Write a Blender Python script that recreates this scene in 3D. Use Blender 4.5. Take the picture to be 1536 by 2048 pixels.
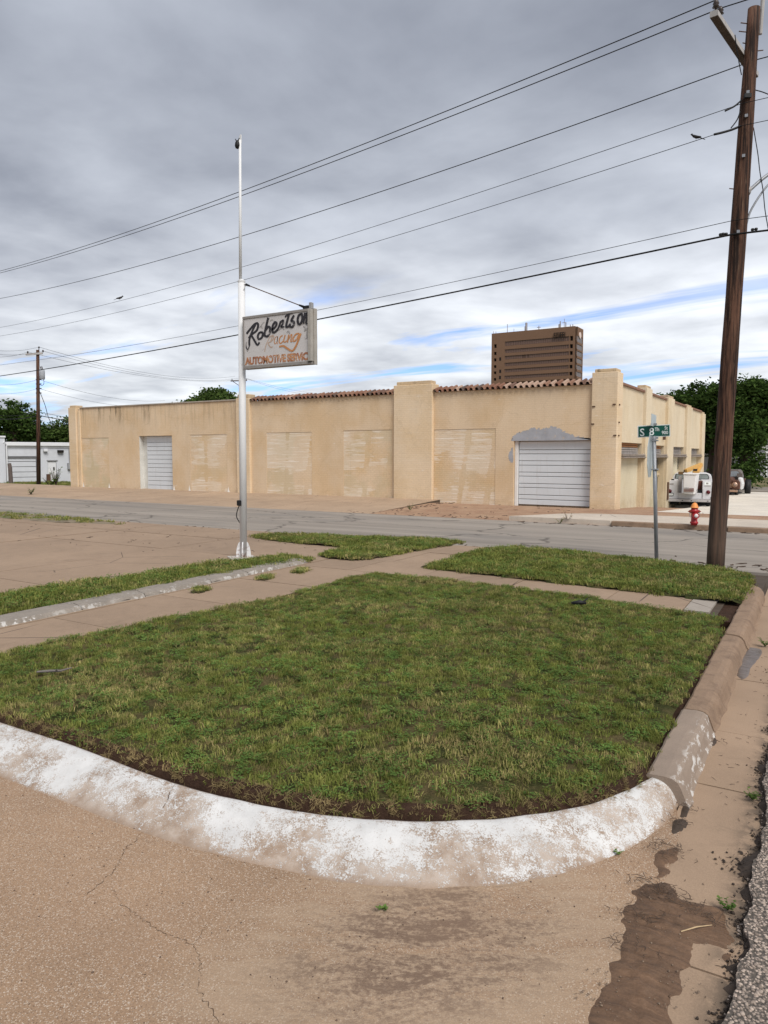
import bpy, bmesh, math, random
import numpy as np
from mathutils import Vector, noise as mnoise
R = math.radians
random.seed(7); np.random.seed(7)
for o in list(bpy.data.objects): bpy.data.objects.remove(o)
SC = bpy.context.scene; COL = SC.collection

# ---------------------------------------------------------------- camera
FOC, CAMH = 1450.0, 1.85                 # focal length in pixels of the 1536x2048 photograph, eye height
PITCH = math.atan(115/FOC); YAW = R(31.09)
cd = bpy.data.cameras.new('camera'); cam = bpy.data.objects.new('camera', cd); COL.objects.link(cam)
cam.location = (0, 0, CAMH); cam.rotation_euler = (R(90)-PITCH, 0, YAW)
cd.sensor_fit = 'VERTICAL'; cd.sensor_height = 36; cd.lens = FOC/2048*36
cd.clip_start = .1; cd.clip_end = 6000
SC.camera = cam
SC.render.resolution_x = 768; SC.render.resolution_y = 1024

# ---------------------------------------------------------------- sky and sun
SUN_EL = R(50); sx, sy = .755, -.48
SUN_AZ = math.atan2(sx, sy)
W = bpy.data.worlds.new('World'); SC.world = W; W.use_nodes = True
wt = W.node_tree
for n in list(wt.nodes): wt.nodes.remove(n)
def wn(t, ins=None, **pr):
    n = wt.nodes.new(t)
    for k, v in pr.items(): setattr(n, k, v)
    for k, v in (ins or {}).items():
        if isinstance(v, bpy.types.NodeSocket): wt.links.new(v, n.inputs[k])
        else: n.inputs[k].default_value = v
    return n
def wm(op, a, b=0., c=0., clamp=False):
    return wn('ShaderNodeMath', {0: a, 1: b, 2: c}, operation=op, use_clamp=clamp).outputs[0]
def wramp(f, stops):
    n = wn('ShaderNodeValToRGB', {0: f}); e = n.color_ramp.elements
    while len(e) < len(stops): e.new(.5)
    for i, (p, c) in enumerate(stops): e[i].position = p; e[i].color = (*c, 1)
    return n.outputs[0]
def wmix(f, a, b, bt='MIX'):
    return wn('ShaderNodeMix', {0: f, 6: a, 7: b}, data_type='RGBA', blend_type=bt).outputs[2]
SKY_STR = .1
sky = wn('ShaderNodeTexSky', sky_type='NISHITA', sun_disc=False, sun_elevation=SUN_EL, sun_rotation=SUN_AZ, altitude=300, dust_density=.6, ozone_density=2.0).outputs[0]
tc = wn('ShaderNodeTexCoord').outputs['Generated']
sep = wn('ShaderNodeSeparateXYZ', {0: tc})
zz = wm('MAXIMUM', sep.outputs[2], 0.0)
den = wm('ADD', zz, .10)
pv = wn('ShaderNodeCombineXYZ', {0: wm('DIVIDE', sep.outputs[0], den), 1: wm('DIVIDE', sep.outputs[1], den), 2: 2.31}).outputs[0]
big = wn('ShaderNodeTexNoise', {'Vector': pv, 'Scale': .7, 'Detail': 4., 'Roughness': .5, 'Distortion': .4}).outputs[0]
mid = wn('ShaderNodeTexNoise', {'Vector': pv, 'Scale': 1.9, 'Detail': 6., 'Roughness': .52, 'Distortion': .15}).outputs[0]
wisp = wn('ShaderNodeTexNoise', {'Vector': wn('ShaderNodeMapping', {0: pv, 2: (0, 0, R(25)), 3: (.45, 1.1, 1)}).outputs[0], 'Scale': 1.3, 'Detail': 6., 'Roughness': .55, 'Distortion': .6}).outputs[0]
# the deck of cloud: thin and bright low down, thick and grey overhead
base = wramp(zz, [(0.0, (.64, .68, .73)), (.09, (.65, .68, .72)), (.20, (.60, .63, .685)), (.29, (.39, .418, .478)), (.46, (.300, .325, .382)), (1.0, (.300, .325, .382))])
var = wm('ADD', wm('MULTIPLY', wm('SUBTRACT', big, .5), 1.0), wm('MULTIPLY', wm('SUBTRACT', mid, .5), 1.25))
cl = wmix(1.0, base, wn('ShaderNodeCombineColor', {0: wm('ADD', 1., var), 1: wm('ADD', 1., wm('MULTIPLY', var, .97)), 2: wm('ADD', 1., wm('MULTIPLY', var, .88))}).outputs[0], 'MULTIPLY')
# holes in the deck, only where it is thin
hole = wm('MULTIPLY', wramp(wisp, [(.0, (1, 1, 1)), (.335, (1, 1, 1)), (.43, (0, 0, 0)), (1., (0, 0, 0))]), wramp(zz, [(0., (.5, .5, .5)), (.05, (1, 1, 1)), (.17, (.9, .9, .9)), (.24, (0, 0, 0))]))
blue = wmix(1.0, sky, (.42, .52, .76, 1), 'MULTIPLY')
CLOUD = 1.0
clm = wn('ShaderNodeVectorMath', {0: cl, 'Scale': 5.45*CLOUD}, operation='SCALE').outputs[0]
colr = wmix(hole, clm, blue)
bg = wn('ShaderNodeBackground', {0: colr, 1: SKY_STR})
wn('ShaderNodeOutputWorld', {0: bg.outputs[0]})
sd = bpy.data.lights.new('sun', 'SUN'); sun = bpy.data.objects.new('sun', sd); COL.objects.link(sun)
sd.energy = 1.5; sd.angle = R(32); sd.color = (1, .96, .90)
S = Vector((sx*math.cos(SUN_EL)/math.hypot(sx, sy), sy*math.cos(SUN_EL)/math.hypot(sx, sy), math.sin(SUN_EL)))
sun.rotation_euler = S.to_track_quat('Z', 'Y').to_euler(); sun.location = S*60
SC.view_settings.view_transform = 'Standard'; SC.view_settings.look = 'None'
SC.view_settings.exposure = 1.25; SC.view_settings.gamma = 1; SC.view_settings.use_curve_mapping = False

# ---------------------------------------------------------------- from the photograph's perspective to places on the ground
CY, SY = math.cos(YAW), math.sin(YAW)
def ray(px, py):
    a, b = px-768, 1024-py
    y, z = FOC*math.cos(PITCH)+b*math.sin(PITCH), -FOC*math.sin(PITCH)+b*math.cos(PITCH)
    return Vector((a*CY-y*SY, a*SY+y*CY, z))
EYE = Vector((0, 0, CAMH))
def at(px, py, z=0.): d = ray(px, py); return EYE+d*((z-CAMH)/d.z)
def at_y(px, py, Y): d = ray(px, py); return EYE+d*(Y/d.y)
def at_x(px, py, X): d = ray(px, py); return EYE+d*(X/d.x)
def at_d(px, py, D): d = ray(px, py); return EYE+d*(D/(-d.x*SY+d.y*CY))
def on(px, py, P, n): d = ray(px, py); return EYE+d*((P-EYE).dot(n)/d.dot(n))
def gnd(pts, z=0.): return [at(x, y, z) for x, y in pts]

# ---------------------------------------------------------------- materials
def srgb(r, g, b):
    f = lambda c: (c/255/12.92) if c <= 10 else ((c/255+.055)/1.055)**2.4
    return (f(r), f(g), f(b), 1)
class G:
    def __init__(s, name):
        s.m = bpy.data.materials.new(name); s.m.use_nodes = True; s.t = s.m.node_tree
        for n in list(s.t.nodes): s.t.nodes.remove(n)
        s.out = s.t.nodes.new('ShaderNodeOutputMaterial'); s.b = s.n('ShaderNodeBsdfPrincipled')
        s.t.links.new(s.b.outputs[0], s.out.inputs[0])
        tcn = s.n('ShaderNodeTexCoord'); s.obj = tcn.outputs['Object']; s.uv = tcn.outputs['UV']
        s.pos = s.n('ShaderNodeNewGeometry').outputs['Position']
    def n(s, t, ins=None, **pr):
        n = s.t.nodes.new(t)
        for k, v in pr.items(): setattr(n, k, v)
        for k, v in (ins or {}).items():
            if isinstance(v, bpy.types.NodeSocket): s.t.links.new(v, n.inputs[k])
            else: n.inputs[k].default_value = v
        return n
    def set(s, **kw):
        for k, v in kw.items():
            k = {'col': 'Base Color', 'rough': 'Roughness', 'metal': 'Metallic', 'spec': 'Specular IOR Level', 'nrm': 'Normal', 'alpha': 'Alpha'}[k]
            if isinstance(v, bpy.types.NodeSocket): s.t.links.new(v, s.b.inputs[k])
            else: s.b.inputs[k].default_value = v
        return s
    def mp(s, v=None, sc=(1, 1, 1), rot=(0, 0, 0), loc=(0, 0, 0)): return s.n('ShaderNodeMapping', {0: v or s.obj, 1: loc, 2: rot, 3: sc}).outputs[0]
    def noise(s, scale, detail=5., rough=.6, v=None, dist=0.): return s.n('ShaderNodeTexNoise', {'Vector': v or s.obj, 'Scale': scale, 'Detail': detail, 'Roughness': rough, 'Distortion': dist}).outputs[0]
    def voro(s, scale, v=None, feature='F1', out=0): return s.n('ShaderNodeTexVoronoi', {'Vector': v or s.obj, 'Scale': scale}, feature=feature).outputs[out]
    def m_(s, op, a, b=0., c=0., clamp=False): return s.n('ShaderNodeMath', {0: a, 1: b, 2: c}, operation=op, use_clamp=clamp).outputs[0]
    def ss(s, f, a, b): return s.n('ShaderNodeMapRange', {0: f, 1: a, 2: b, 3: 0., 4: 1.}, interpolation_type='SMOOTHSTEP').outputs[0]
    def mix(s, f, a, b, bt='MIX'): return s.n('ShaderNodeMix', {0: f, 6: a, 7: b}, data_type='RGBA', blend_type=bt).outputs[2]
    def sep(s, v=None): return s.n('ShaderNodeSeparateXYZ', {0: v or s.obj}).outputs
    def comb(s, x, y, z=0.): return s.n('ShaderNodeCombineXYZ', {0: x, 1: y, 2: z}).outputs[0]
    def bump(s, h, st=.3, d=.01, nrm=None):
        ins = {'Height': h, 'Strength': st, 'Distance': d}
        if nrm: ins['Normal'] = nrm
        return s.n('ShaderNodeBump', ins).outputs[0]
    def bright(s, col, f, lo, hi):
        k = s.n('ShaderNodeMapRange', {0: f, 1: .2, 2: .8, 3: lo, 4: hi}).outputs[0]
        return s.mix(1., col, s.n('ShaderNodeCombineColor', {0: k, 1: k, 2: k}).outputs[0], 'MULTIPLY')
def rgb(r, g, b): return (r, g, b, 1)
MATS = {}
def plain(name, col, var=.18, scale=3., rough=.8, bump=.15, bscale=80., metal=0., spec=.3, dirt=None, dirtamt=.3):
    if name in MATS: return MATS[name]
    g = G(name); c = g.bright(col, g.noise(scale), 1-var, 1+var)
    if dirt: c = g.mix(g.m_('MULTIPLY', g.ss(g.noise(scale*2.3, 7., .7), .48, .75), dirtamt), c, dirt)
    g.set(col=c, rough=rough, metal=metal, spec=spec)
    if bump: g.set(nrm=g.bump(g.noise(bscale, 4.), bump, .005))
    MATS[name] = g.m; return g.m

# ---------------------------------------------------------------- mesh builder
class MB:
    def __init__(s): s.v = []; s.f = []
    def quad(s, *p):
        i = len(s.v); s.v += [tuple(q) for q in p]; s.f.append(tuple(range(i, i+len(p)))); return s
    def box(s, x0, x1, y0, y1, z0, z1):
        i = len(s.v)
        s.v += [(x0, y0, z0), (x1, y0, z0), (x1, y1, z0), (x0, y1, z0), (x0, y0, z1), (x1, y0, z1), (x1, y1, z1), (x0, y1, z1)]
        s.f += [tuple(i+k for k in q) for q in ((0, 3, 2, 1), (4, 5, 6, 7), (0, 1, 5, 4), (1, 2, 6, 5), (2, 3, 7, 6), (3, 0, 4, 7))]; return s
    def hexa(s, p):       # 8 points in box order
        i = len(s.v); s.v += [tuple(q) for q in p]
        s.f += [tuple(i+k for k in q) for q in ((0, 3, 2, 1), (4, 5, 6, 7), (0, 1, 5, 4), (1, 2, 6, 5), (2, 3, 7, 6), (3, 0, 4, 7))]; return s
    def tube(s, pts, r, n=8, caps=True):
        pts = [Vector(p) for p in pts]; rs = r if isinstance(r, (list, tuple)) else [r]*len(pts)
        base = len(s.v); up = Vector((0, 0, 1)); prev = None
        for k, p in enumerate(pts):
            d = (pts[min(k+1, len(pts)-1)]-pts[max(k-1, 0)]).normalized()
            if prev is None:
                a = d.cross(up)
                if a.length < .05: a = d.cross(Vector((1, 0, 0)))
                a.normalize()
            else:
                a = prev-d*prev.dot(d); a.normalize()
            prev = a; b = d.cross(a)
            for j in range(n):
                t = 2*math.pi*j/n; s.v.append(tuple(p+(a*math.cos(t)+b*math.sin(t))*rs[k]))
        for k in range(len(pts)-1):
            for j in range(n):
                q = base+k*n; s.f.append((q+j, q+(j+1) % n, q+n+(j+1) % n, q+n+j))
        if caps:
            s.f.append(tuple(base+j for j in reversed(range(n)))); q = base+(len(pts)-1)*n; s.f.append(tuple(q+j for j in range(n)))
        return s
    def lathe(s, prof, c=(0, 0, 0), n=20, axis='z'):
        base = len(s.v)
        for (r, z) in prof:
            for j in range(n):
                t = 2*math.pi*j/n; a, b = r*math.cos(t), r*math.sin(t)
                s.v.append({'z': (c[0]+a, c[1]+b, c[2]+z), 'y': (c[0]+a, c[1]+z, c[2]+b), 'x': (c[0]+z, c[1]+a, c[2]+b)}[axis])
        for k in range(len(prof)-1):
            for j in range(n):
                q = base+k*n; s.f.append((q+j, q+(j+1) % n, q+n+(j+1) % n, q+n+j))
        s.f.append(tuple(base+j for j in reversed(range(n)))); q = base+(len(prof)-1)*n; s.f.append(tuple(q+j for j in range(n)))
        return s
    def prism(s, poly, z0, z1):
        n = len(poly); i = len(s.v)
        s.v += [(p[0], p[1], z0) for p in poly]+[(p[0], p[1], z1) for p in poly]
        s.f.append(tuple(i+k for k in reversed(range(n)))); s.f.append(tuple(i+n+k for k in range(n)))
        for k in range(n): s.f.append((i+k, i+(k+1) % n, i+n+(k+1) % n, i+n+k))
        return s
    def exy(s, poly, y0, y1):     # prism of an x-z outline between two y
        n = len(poly); i = len(s.v)
        s.v += [(p[0], y0, p[1]) for p in poly]+[(p[0], y1, p[1]) for p in poly]
        s.f.append(tuple(i+k for k in range(n))); s.f.append(tuple(i+n+k for k in reversed(range(n))))
        for k in range(n): s.f.append((i+k, i+n+k, i+n+(k+1) % n, i+(k+1) % n))
        return s
    def exx(s, poly, x0, x1):     # prism of a y-z outline between two x
        n = len(poly); i = len(s.v)
        s.v += [(x0, p[0], p[1]) for p in poly]+[(x1, p[0], p[1]) for p in poly]
        s.f.append(tuple(i+k for k in reversed(range(n)))); s.f.append(tuple(i+n+k for k in range(n)))
        for k in range(n): s.f.append((i+k, i+(k+1) % n, i+n+(k+1) % n, i+n+k))
        return s
    def mesh(s, name, m, smooth=False):
        me = bpy.data.meshes.new(name); me.from_pydata(s.v, [], s.f); me.materials.append(m)
        bm = bmesh.new(); bm.from_mesh(me); bmesh.ops.recalc_face_normals(bm, faces=bm.faces); bm.to_mesh(me); bm.free()
        if smooth: me.polygons.foreach_set('use_smooth', [True]*len(me.polygons))
        return me
    def build(s, name, m, parent=None, smooth=False, bevel=0., loc=None, rz=0.):
        return link(name, s.mesh(name, m, smooth), parent, bevel, loc, rz)
def link(name, me, parent=None, bevel=0., loc=None, rz=0.):
    o = bpy.data.objects.new(name, me); COL.objects.link(o)
    if parent: o.parent = parent
    if loc is not None: o.location = loc
    if rz: o.rotation_euler.z = rz
    if bevel:
        b = o.modifiers.new('bevel', 'BEVEL'); b.width = bevel; b.segments = 2; b.limit_method = 'ANGLE'; b.angle_limit = R(40); b.harden_normals = False
    return o
def tag(o, label=None, cat=None, group=None, kind=None):
    if label: o['label'] = label
    if cat: o['category'] = cat
    if group: o['group'] = group
    if kind: o['kind'] = kind
    return o
def thing(name, label, cat, loc=(0, 0, 0), rz=0., group=None):
    o = bpy.data.objects.new(name, None); o.empty_display_size = .2; COL.objects.link(o)
    o.location = loc; o.rotation_euler.z = rz
    return tag(o, label, cat, group)
def smoothline(pts, sub=6):
    P = [Vector(p) for p in pts]; out = []
    for i in range(len(P)-1):
        a, b, c, d = P[max(i-1, 0)], P[i], P[i+1], P[min(i+2, len(P)-1)]
        for k in range(sub):
            t = k/sub
            out.append(.5*((2*b)+(c-a)*t+(2*a-5*b+4*c-d)*t*t+(3*b-a-3*c+d)*t**3))
    out.append(P[-1]); return out
def inside(x, y, poly):
    c = np.zeros(np.shape(x), bool); n = len(poly)
    for i in range(n):
        x1, y1 = poly[i][0], poly[i][1]; x2, y2 = poly[(i+1) % n][0], poly[(i+1) % n][1]
        if y1 == y2: continue
        cond = ((y1 > y) != (y2 > y)) & (x < (x2-x1)*(y-y1)/(y2-y1)+x1); c ^= cond
    return c
def np_mesh(name, verts, faces_tri=None, faces_quad=None, m=None):
    me = bpy.data.meshes.new(name); nt = 0 if faces_tri is None else len(faces_tri); nq = 0 if faces_quad is None else len(faces_quad)
    me.vertices.add(len(verts)); me.vertices.foreach_set('co', np.asarray(verts, np.float32).ravel())
    loops = np.concatenate([x.ravel() for x in (faces_tri, faces_quad) if x is not None and len(x)]).astype(np.int32)
    me.loops.add(len(loops)); me.loops.foreach_set('vertex_index', loops)
    me.polygons.add(nt+nq)
    st = np.concatenate([np.arange(nt)*3, nt*3+np.arange(nq)*4]).astype(np.int32)
    me.polygons.foreach_set('loop_start', st)
    me.update(calc_edges=True); me.validate()
    if m: me.materials.append(m)
    return me
# ================================================================ GROUND, ROADS, PAVEMENTS
def lotz(y): return -.045*min(max(y-24.5, 0), 12)
def concrete_mat(name, col, stain, speck=.25, joint=None):
    g = G(name); P = g.pos
    c = g.bright(col, g.noise(.55, 5., .6, P), .82, 1.16)
    c = g.bright(c, g.noise(7., 6., .7, P), .90, 1.10)
    c = g.mix(g.m_('MULTIPLY', g.ss(g.noise(1.3, 8., .72, P, .6), .52, .74), .55), c, stain)
    c = g.bright(c, g.noise(160., 3., .6, P), 1-speck, 1+speck)
    rnd = g.n('ShaderNodeObjectInfo').outputs['Random']
    c = g.bright(c, rnd, .95, 1.05)
    cr = g.voro(.55, g.mp(P, (1, 1, 1)), 'DISTANCE_TO_EDGE')
    c = g.mix(g.m_('MULTIPLY', g.ss(cr, .006, .0), g.ss(g.noise(.4, 2., .5, P), .52, .6)), c, (.07, .05, .04, 1))
    g.set(col=c, rough=.88, spec=.25, nrm=g.bump(g.m_('ADD', g.noise(220., 3., .6, P), g.m_('MULTIPLY', g.noise(18., 4., .6, P), 1.5)), .25, .006))
    return g.m
M_WALK = concrete_mat('pinkish_concrete', rgb(.30, .215, .15), rgb(.185, .13, .09))
M_JOINT = plain('joint_dirt', rgb(.075, .055, .04), .3, 8.)
M_PALE = concrete_mat('pale_concrete', rgb(.53, .46, .385), rgb(.36, .29, .225))
M_LOT = concrete_mat('bleached_concrete', rgb(.62, .57, .50), rgb(.42, .37, .31))
M_TAN = concrete_mat('tan_concrete', rgb(.365, .265, .185), rgb(.20, .15, .11))

def brownmat():
    g = G('brown_paving'); P = g.pos
    br = g.n('ShaderNodeTexBrick', {'Vector': g.mp(P, (1, 1, 1), (0, 0, R(45))), 'Scale': 4., 'Mortar Size': .03, 'Color1': (.30, .16, .09, 1), 'Color2': (.36, .21, .13, 1), 'Mortar': (.16, .11, .075, 1)})
    c = g.mix(g.ss(g.noise(1.2, 6., .7, P), .35, .7), br.outputs[0], rgb(.36, .235, .15))
    c = g.bright(c, g.noise(30., 4., .7, P), .8, 1.2)
    g.set(col=c, rough=.95, nrm=g.bump(g.noise(60., 5., .7, P), .4, .01)); return g.m
M_BROWN = brownmat()
def roadmat():
    g = G('worn_asphalt'); P = g.pos
    st = g.mp(P, (.07, 1.6, 1))
    c = g.bright(rgb(.285, .25, .215), g.noise(1., 6., .65, st, .3), .62, 1.30)
    c = g.mix(g.m_('MULTIPLY', g.ss(g.noise(.35, 5., .6, g.mp(P, (.5, 1, 1))), .5, .68), .5), c, rgb(.17, .16, .15))
    c = g.bright(c, g.noise(120., 3., .7, P), .78, 1.22)
    w = g.n('ShaderNodeVectorMath', {0: P, 1: g.n('ShaderNodeVectorMath', {0: g.n('ShaderNodeTexNoise', {'Vector': P, 'Scale': 1.2, 'Detail': 4.}).outputs[1], 'Scale': .9}, operation='SCALE').outputs[0]}, operation='ADD').outputs[0]
    cr = g.voro(.34, g.mp(w, (.6, 1.2, 1)), 'DISTANCE_TO_EDGE')
    c = g.mix(g.m_('MULTIPLY', g.ss(cr, .016, .002), .65), c, (.06, .052, .045, 1))
    g.set(col=c, rough=.9, spec=.25, nrm=g.bump(g.noise(150., 3., .7, P), .35, .006)); return g.m
M_ROAD = roadmat()
def groundmat():
    g = G('dry_turf'); P = g.pos
    c = g.mix(g.ss(g.noise(.25, 6., .65, P), .4, .62), rgb(.10, .105, .045), rgb(.19, .155, .085))
    c = g.bright(c, g.noise(9., 5., .7, P), .7, 1.3)
    g.set(col=c, rough=1., spec=.1, nrm=g.bump(g.noise(25., 5., .8, P), .8, .04)); return g.m
M_GROUND = groundmat()
# terrain: one sheet to the horizon, falling gently behind the building line
b = MB()
xs = [-2500, 2500]; ys = [-600, 0, 24.5, 36.5, 4000]
for j in range(4):
    z0, z1 = -.27+lotz(ys[j]), -.27+lotz(ys[j+1]); b.quad((xs[0], ys[j], z0), (xs[1], ys[j], z0), (xs[1], ys[j+1], z1), (xs[0], ys[j+1], z1))
tag(b.build('ground', M_GROUND), kind='structure')

def slab_grid(root, name, x_cuts, y_cuts, z, m, gap=.014, th=.12, jit=.0035):
    meshes = {}
    for i in range(len(x_cuts)-1):
        for j in range(len(y_cuts)-1):
            w, d = x_cuts[i+1]-x_cuts[i], y_cuts[j+1]-y_cuts[j]
            key = (round(w, 3), round(d, 3))
            if key not in meshes:
                meshes[key] = MB().box(-w/2+gap/2, w/2-gap/2, -d/2+gap/2, d/2-gap/2, -th, 0).mesh(name, m)
            o = link(name, meshes[key], root)
            o.location = ((x_cuts[i]+x_cuts[i+1])/2, (y_cuts[j]+y_cuts[j+1])/2, z+random.uniform(-jit, jit))
            o.rotation_euler = (random.uniform(-1, 1)*.0012, random.uniform(-1, 1)*.0012, 0)
# sidewalk and old forecourt: dark filled joints under separate slabs
side = tag(MB().box(-7.42, -5.5, 3.2, 13.38, -.2, -.02).box(-5.5, -.98, 9.0, 10.6, -.2, -.022).build('sidewalk', M_JOINT), kind='structure')
slab_grid(side, 'slab', [-7.42, -6.0], [3.2, 5.02, 6.6, 8.1, 9.6], 0, M_WALK)
slab_grid(side, 'slab', [-7.42, -6.45], [9.6, 10.75], .001, M_WALK)
slab_grid(side, 'slab', [-6.45, -5.2], [9.6, 10.75], .001, M_WALK)
slab_grid(side, 'slab', [-7.42, -6.3, -5.0], [10.75, 12.1, 13.38], .0, M_WALK)
slab_grid(side, 'slab', [-5.2, -3.7, -2.3, -1.35], [9.1, 10.55], .0, M_WALK)
M_GREYSLAB = concrete_mat('grey_patch_concrete', rgb(.33, .29, .25), rgb(.24, .2, .17))
slab_grid(side, 'slab', [-1.35, -1.06], [9.15, 10.35], .004, M_GREYSLAB)
fore = tag(MB().box(-48, -7.44, 2.6, 13.38, -.2, -.02).build('forecourt', M_JOINT), kind='structure')
slab_grid(fore, 'slab', [-48, -40, -33, -29.6, -25.9, -22.2, -18.5, -14.8, -11.1, -7.44], [2.6, 6.25, 9.92, 11.75, 13.38], 0, M_WALK, .022)
# the street in front of the building, and the cross street on the right
tag(MB().box(-160, 90, 13.40, 20.2, -.3, -.1).build('street', M_ROAD), kind='structure')
def aggmat():
    g = G('exposed_aggregate'); P = g.pos
    v = g.voro(75., P, 'F1', 1)
    c = g.bright(rgb(.32, .255, .21), g.sep(v)[0], .55, 1.55)
    c = g.mix(g.ss(g.voro(75., P), .30, .62), c, rgb(.09, .075, .062))
    c = g.bright(c, g.noise(1.2, 5., .6, P), .75, 1.2)
    g.set(col=c, rough=.9, nrm=g.bump(g.m_('SUBTRACT', 1., g.voro(75., P)), .8, .012)); return g.m
M_AGG = aggmat()

# gutter and driveway: the near concrete with its stains of washed-in silt
def drivemat():
    g = G('driveway_concrete'); P = g.pos
    c = g.bright(rgb(.325, .215, .138), g.noise(.8, 5., .6, P), .70, 1.24)
    # coarse sandy aggregate
    c = g.bright(c, g.noise(130., 3., .65, P), .74, 1.26)
    sp = g.voro(230., P, 'F1', 1)
    c = g.mix(g.m_('MULTIPLY', g.ss(g.sep(sp)[1], .82, .92), .55), c, rgb(.62, .54, .45))
    c = g.mix(g.m_('MULTIPLY', g.ss(g.sep(sp)[2], .86, .95), .6), c, rgb(.13, .085, .06))
    # silt fan
    x, y, z = g.sep(P)[0], g.sep(P)[1], 0
    o = at(850, 1885, -.13)
    dx, dy = g.m_('SUBTRACT', x, o.x), g.m_('SUBTRACT', y, o.y)
    rx = g.m_('ADD', g.m_('MULTIPLY', dx, math.cos(YAW)), g.m_('MULTIPLY', dy, math.sin(YAW)))
    ry = g.m_('SUBTRACT', g.m_('MULTIPLY', dy, math.cos(YAW)), g.m_('MULTIPLY', dx, math.sin(YAW)))
    sh = g.m_('ADD', rx, g.m_('MULTIPLY', ry, -.45))
    dd = g.m_('ADD', g.m_('POWER', g.m_('ABSOLUTE', g.m_('MULTIPLY', sh, 1/.52)), 2.), g.m_('POWER', g.m_('ABSOLUTE', g.m_('MULTIPLY', ry, 1/.42)), 2.))
    fl = g.n('ShaderNodeMapping', {0: g.comb(rx, ry), 2: (0, 0, R(38)), 3: (1.5, 6.0, 1)}).outputs[0]
    wv_ = g.n('ShaderNodeVectorMath', {0: g.n('ShaderNodeTexNoise', {'Vector': P, 'Scale': 2.2, 'Detail': 4.}).outputs[1], 'Scale': .9}, operation='SCALE').outputs[0]
    fl = g.n('ShaderNodeVectorMath', {0: fl, 1: wv_}, operation='ADD').outputs[0]
    sw = g.noise(1.3, 8., .68, fl, .3); sw2 = g.noise(6.5, 8., .78, fl, .4)
    mask = g.ss(dd, 2.3, .1); gran = g.noise(38., 5., .75, P)
    pale = g.m_('MULTIPLY', g.m_('MULTIPLY', g.ss(dd, 4.2, .9), g.ss(sw, .36, .56)), .75)
    c = g.mix(pale, c, rgb(.40, .295, .205))
    dk = g.m_('MULTIPLY', mask, g.ss(g.m_('ADD', g.m_('ADD', g.m_('MULTIPLY', sw, .42), g.m_('MULTIPLY', sw2, .36)), g.m_('ADD', g.m_('MULTIPLY', gran, .34), g.m_('MULTIPLY', mask, .035))), .55, .67))
    c = g.mix(g.m_('MULTIPLY', dk, .85), c, rgb(.145, .094, .066))
    c = g.mix(g.m_('MULTIPLY', g.m_('MULTIPLY', mask, g.ss(sw2, .58, .72)), .6), c, rgb(.46, .35, .25))
    # browner drift on the lower left
    c = g.mix(g.m_('MULTIPLY', g.ss(g.noise(.9, 5., .6, P), .5, .72), .35), c, rgb(.255, .165, .11))
    h = g.m_('ADD', g.noise(150., 3., .65, P), g.m_('MULTIPLY', g.m_('MULTIPLY', sw2, g.ss(dd, 3., .5)), 2.2))
    g.set(col=c, rough=.9, spec=.22, nrm=g.bump(h, .42, .008)); return g.m
M_DRIVE = drivemat()
def guttermat():
    g = G('gutter_concrete'); P = g.pos
    c = g.bright(rgb(.335, .235, .16), g.noise(1.2, 6., .62, P), .80, 1.15)
    c = g.bright(c, g.noise(140., 3., .6, P), .84, 1.14)
    c = g.mix(g.m_('MULTIPLY', g.ss(g.noise(3.2, 7., .72, P, .8), .56, .72), .45), c, rgb(.2, .145, .1))
    x = g.sep(P)[0]
    c = g.mix(g.m_('MULTIPLY', g.ss(x, -.36, -.20), g.ss(g.noise(7., 6., .7, P), .38, .55)), c, rgb(.11, .082, .06))
    g.set(col=c, rough=.85, spec=.3, nrm=g.bump(g.noise(120., 4., .65, P), .28, .006)); return g.m
M_GUTTER = guttermat()
CURB_IN = [(-330, 1338), (-150, 1392), (0, 1441), (150, 1489), (345, 1561), (480, 1596), (600, 1619), (730, 1633), (850, 1638), (950, 1635), (1050, 1626), (1150, 1611), (1215, 1592), (1262, 1572), (1300, 1553)]
CURB_OUT = [(-400, 1405), (-190, 1470), (-20, 1545), (120, 1602), (300, 1672), (440, 1712), (560, 1741), (700, 1768), (840, 1778), (970, 1774), (1090, 1757), (1200, 1725), (1270, 1692), (1325, 1652), (1358, 1608)]
ci = smoothline(gnd(CURB_IN, 0), 8); co = smoothline(gnd(CURB_OUT, -.13), 8)
# driveway sheet, up to the gutter line
drv = [(-12, -4), (-.42, -4)]
gx = lambda y: -.50
drv = [(p.x, p.y) for p in co[::4]]
drv = [(-9, -4)]+[(drv[0][0]-3, drv[0][1]-.6)]+[(x-.03, y+.05) for x, y in drv]+[(-.56, 3.95), (-.40, -4)]
def flat(name, poly, z, m, th=.12, kind='structure', parent=None):
    b = MB().prism(poly if sum(poly[i][0]*poly[(i+1) % len(poly)][1]-poly[(i+1) % len(poly)][0]*poly[i][1] for i in range(len(poly))) > 0 else poly[::-1], z-th, z)
    o = b.build(name, m, parent)
    if kind: o['kind'] = kind
    return o
drive = flat('driveway', drv, -.132, M_DRIVE)
gut = tag(MB().box(-.9, .07, -4, 13.38, -.24, -.145).build('gutter', M_JOINT), kind='structure')
yy = [-4, -.6, 2.9, 4.62, 5.6, 7.0, 8.35, 10.6, 13.38]
slab_grid(gut, 'slab', [-.62, .05], yy, -.134, M_GUTTER, .012, .1, .0015)
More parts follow.
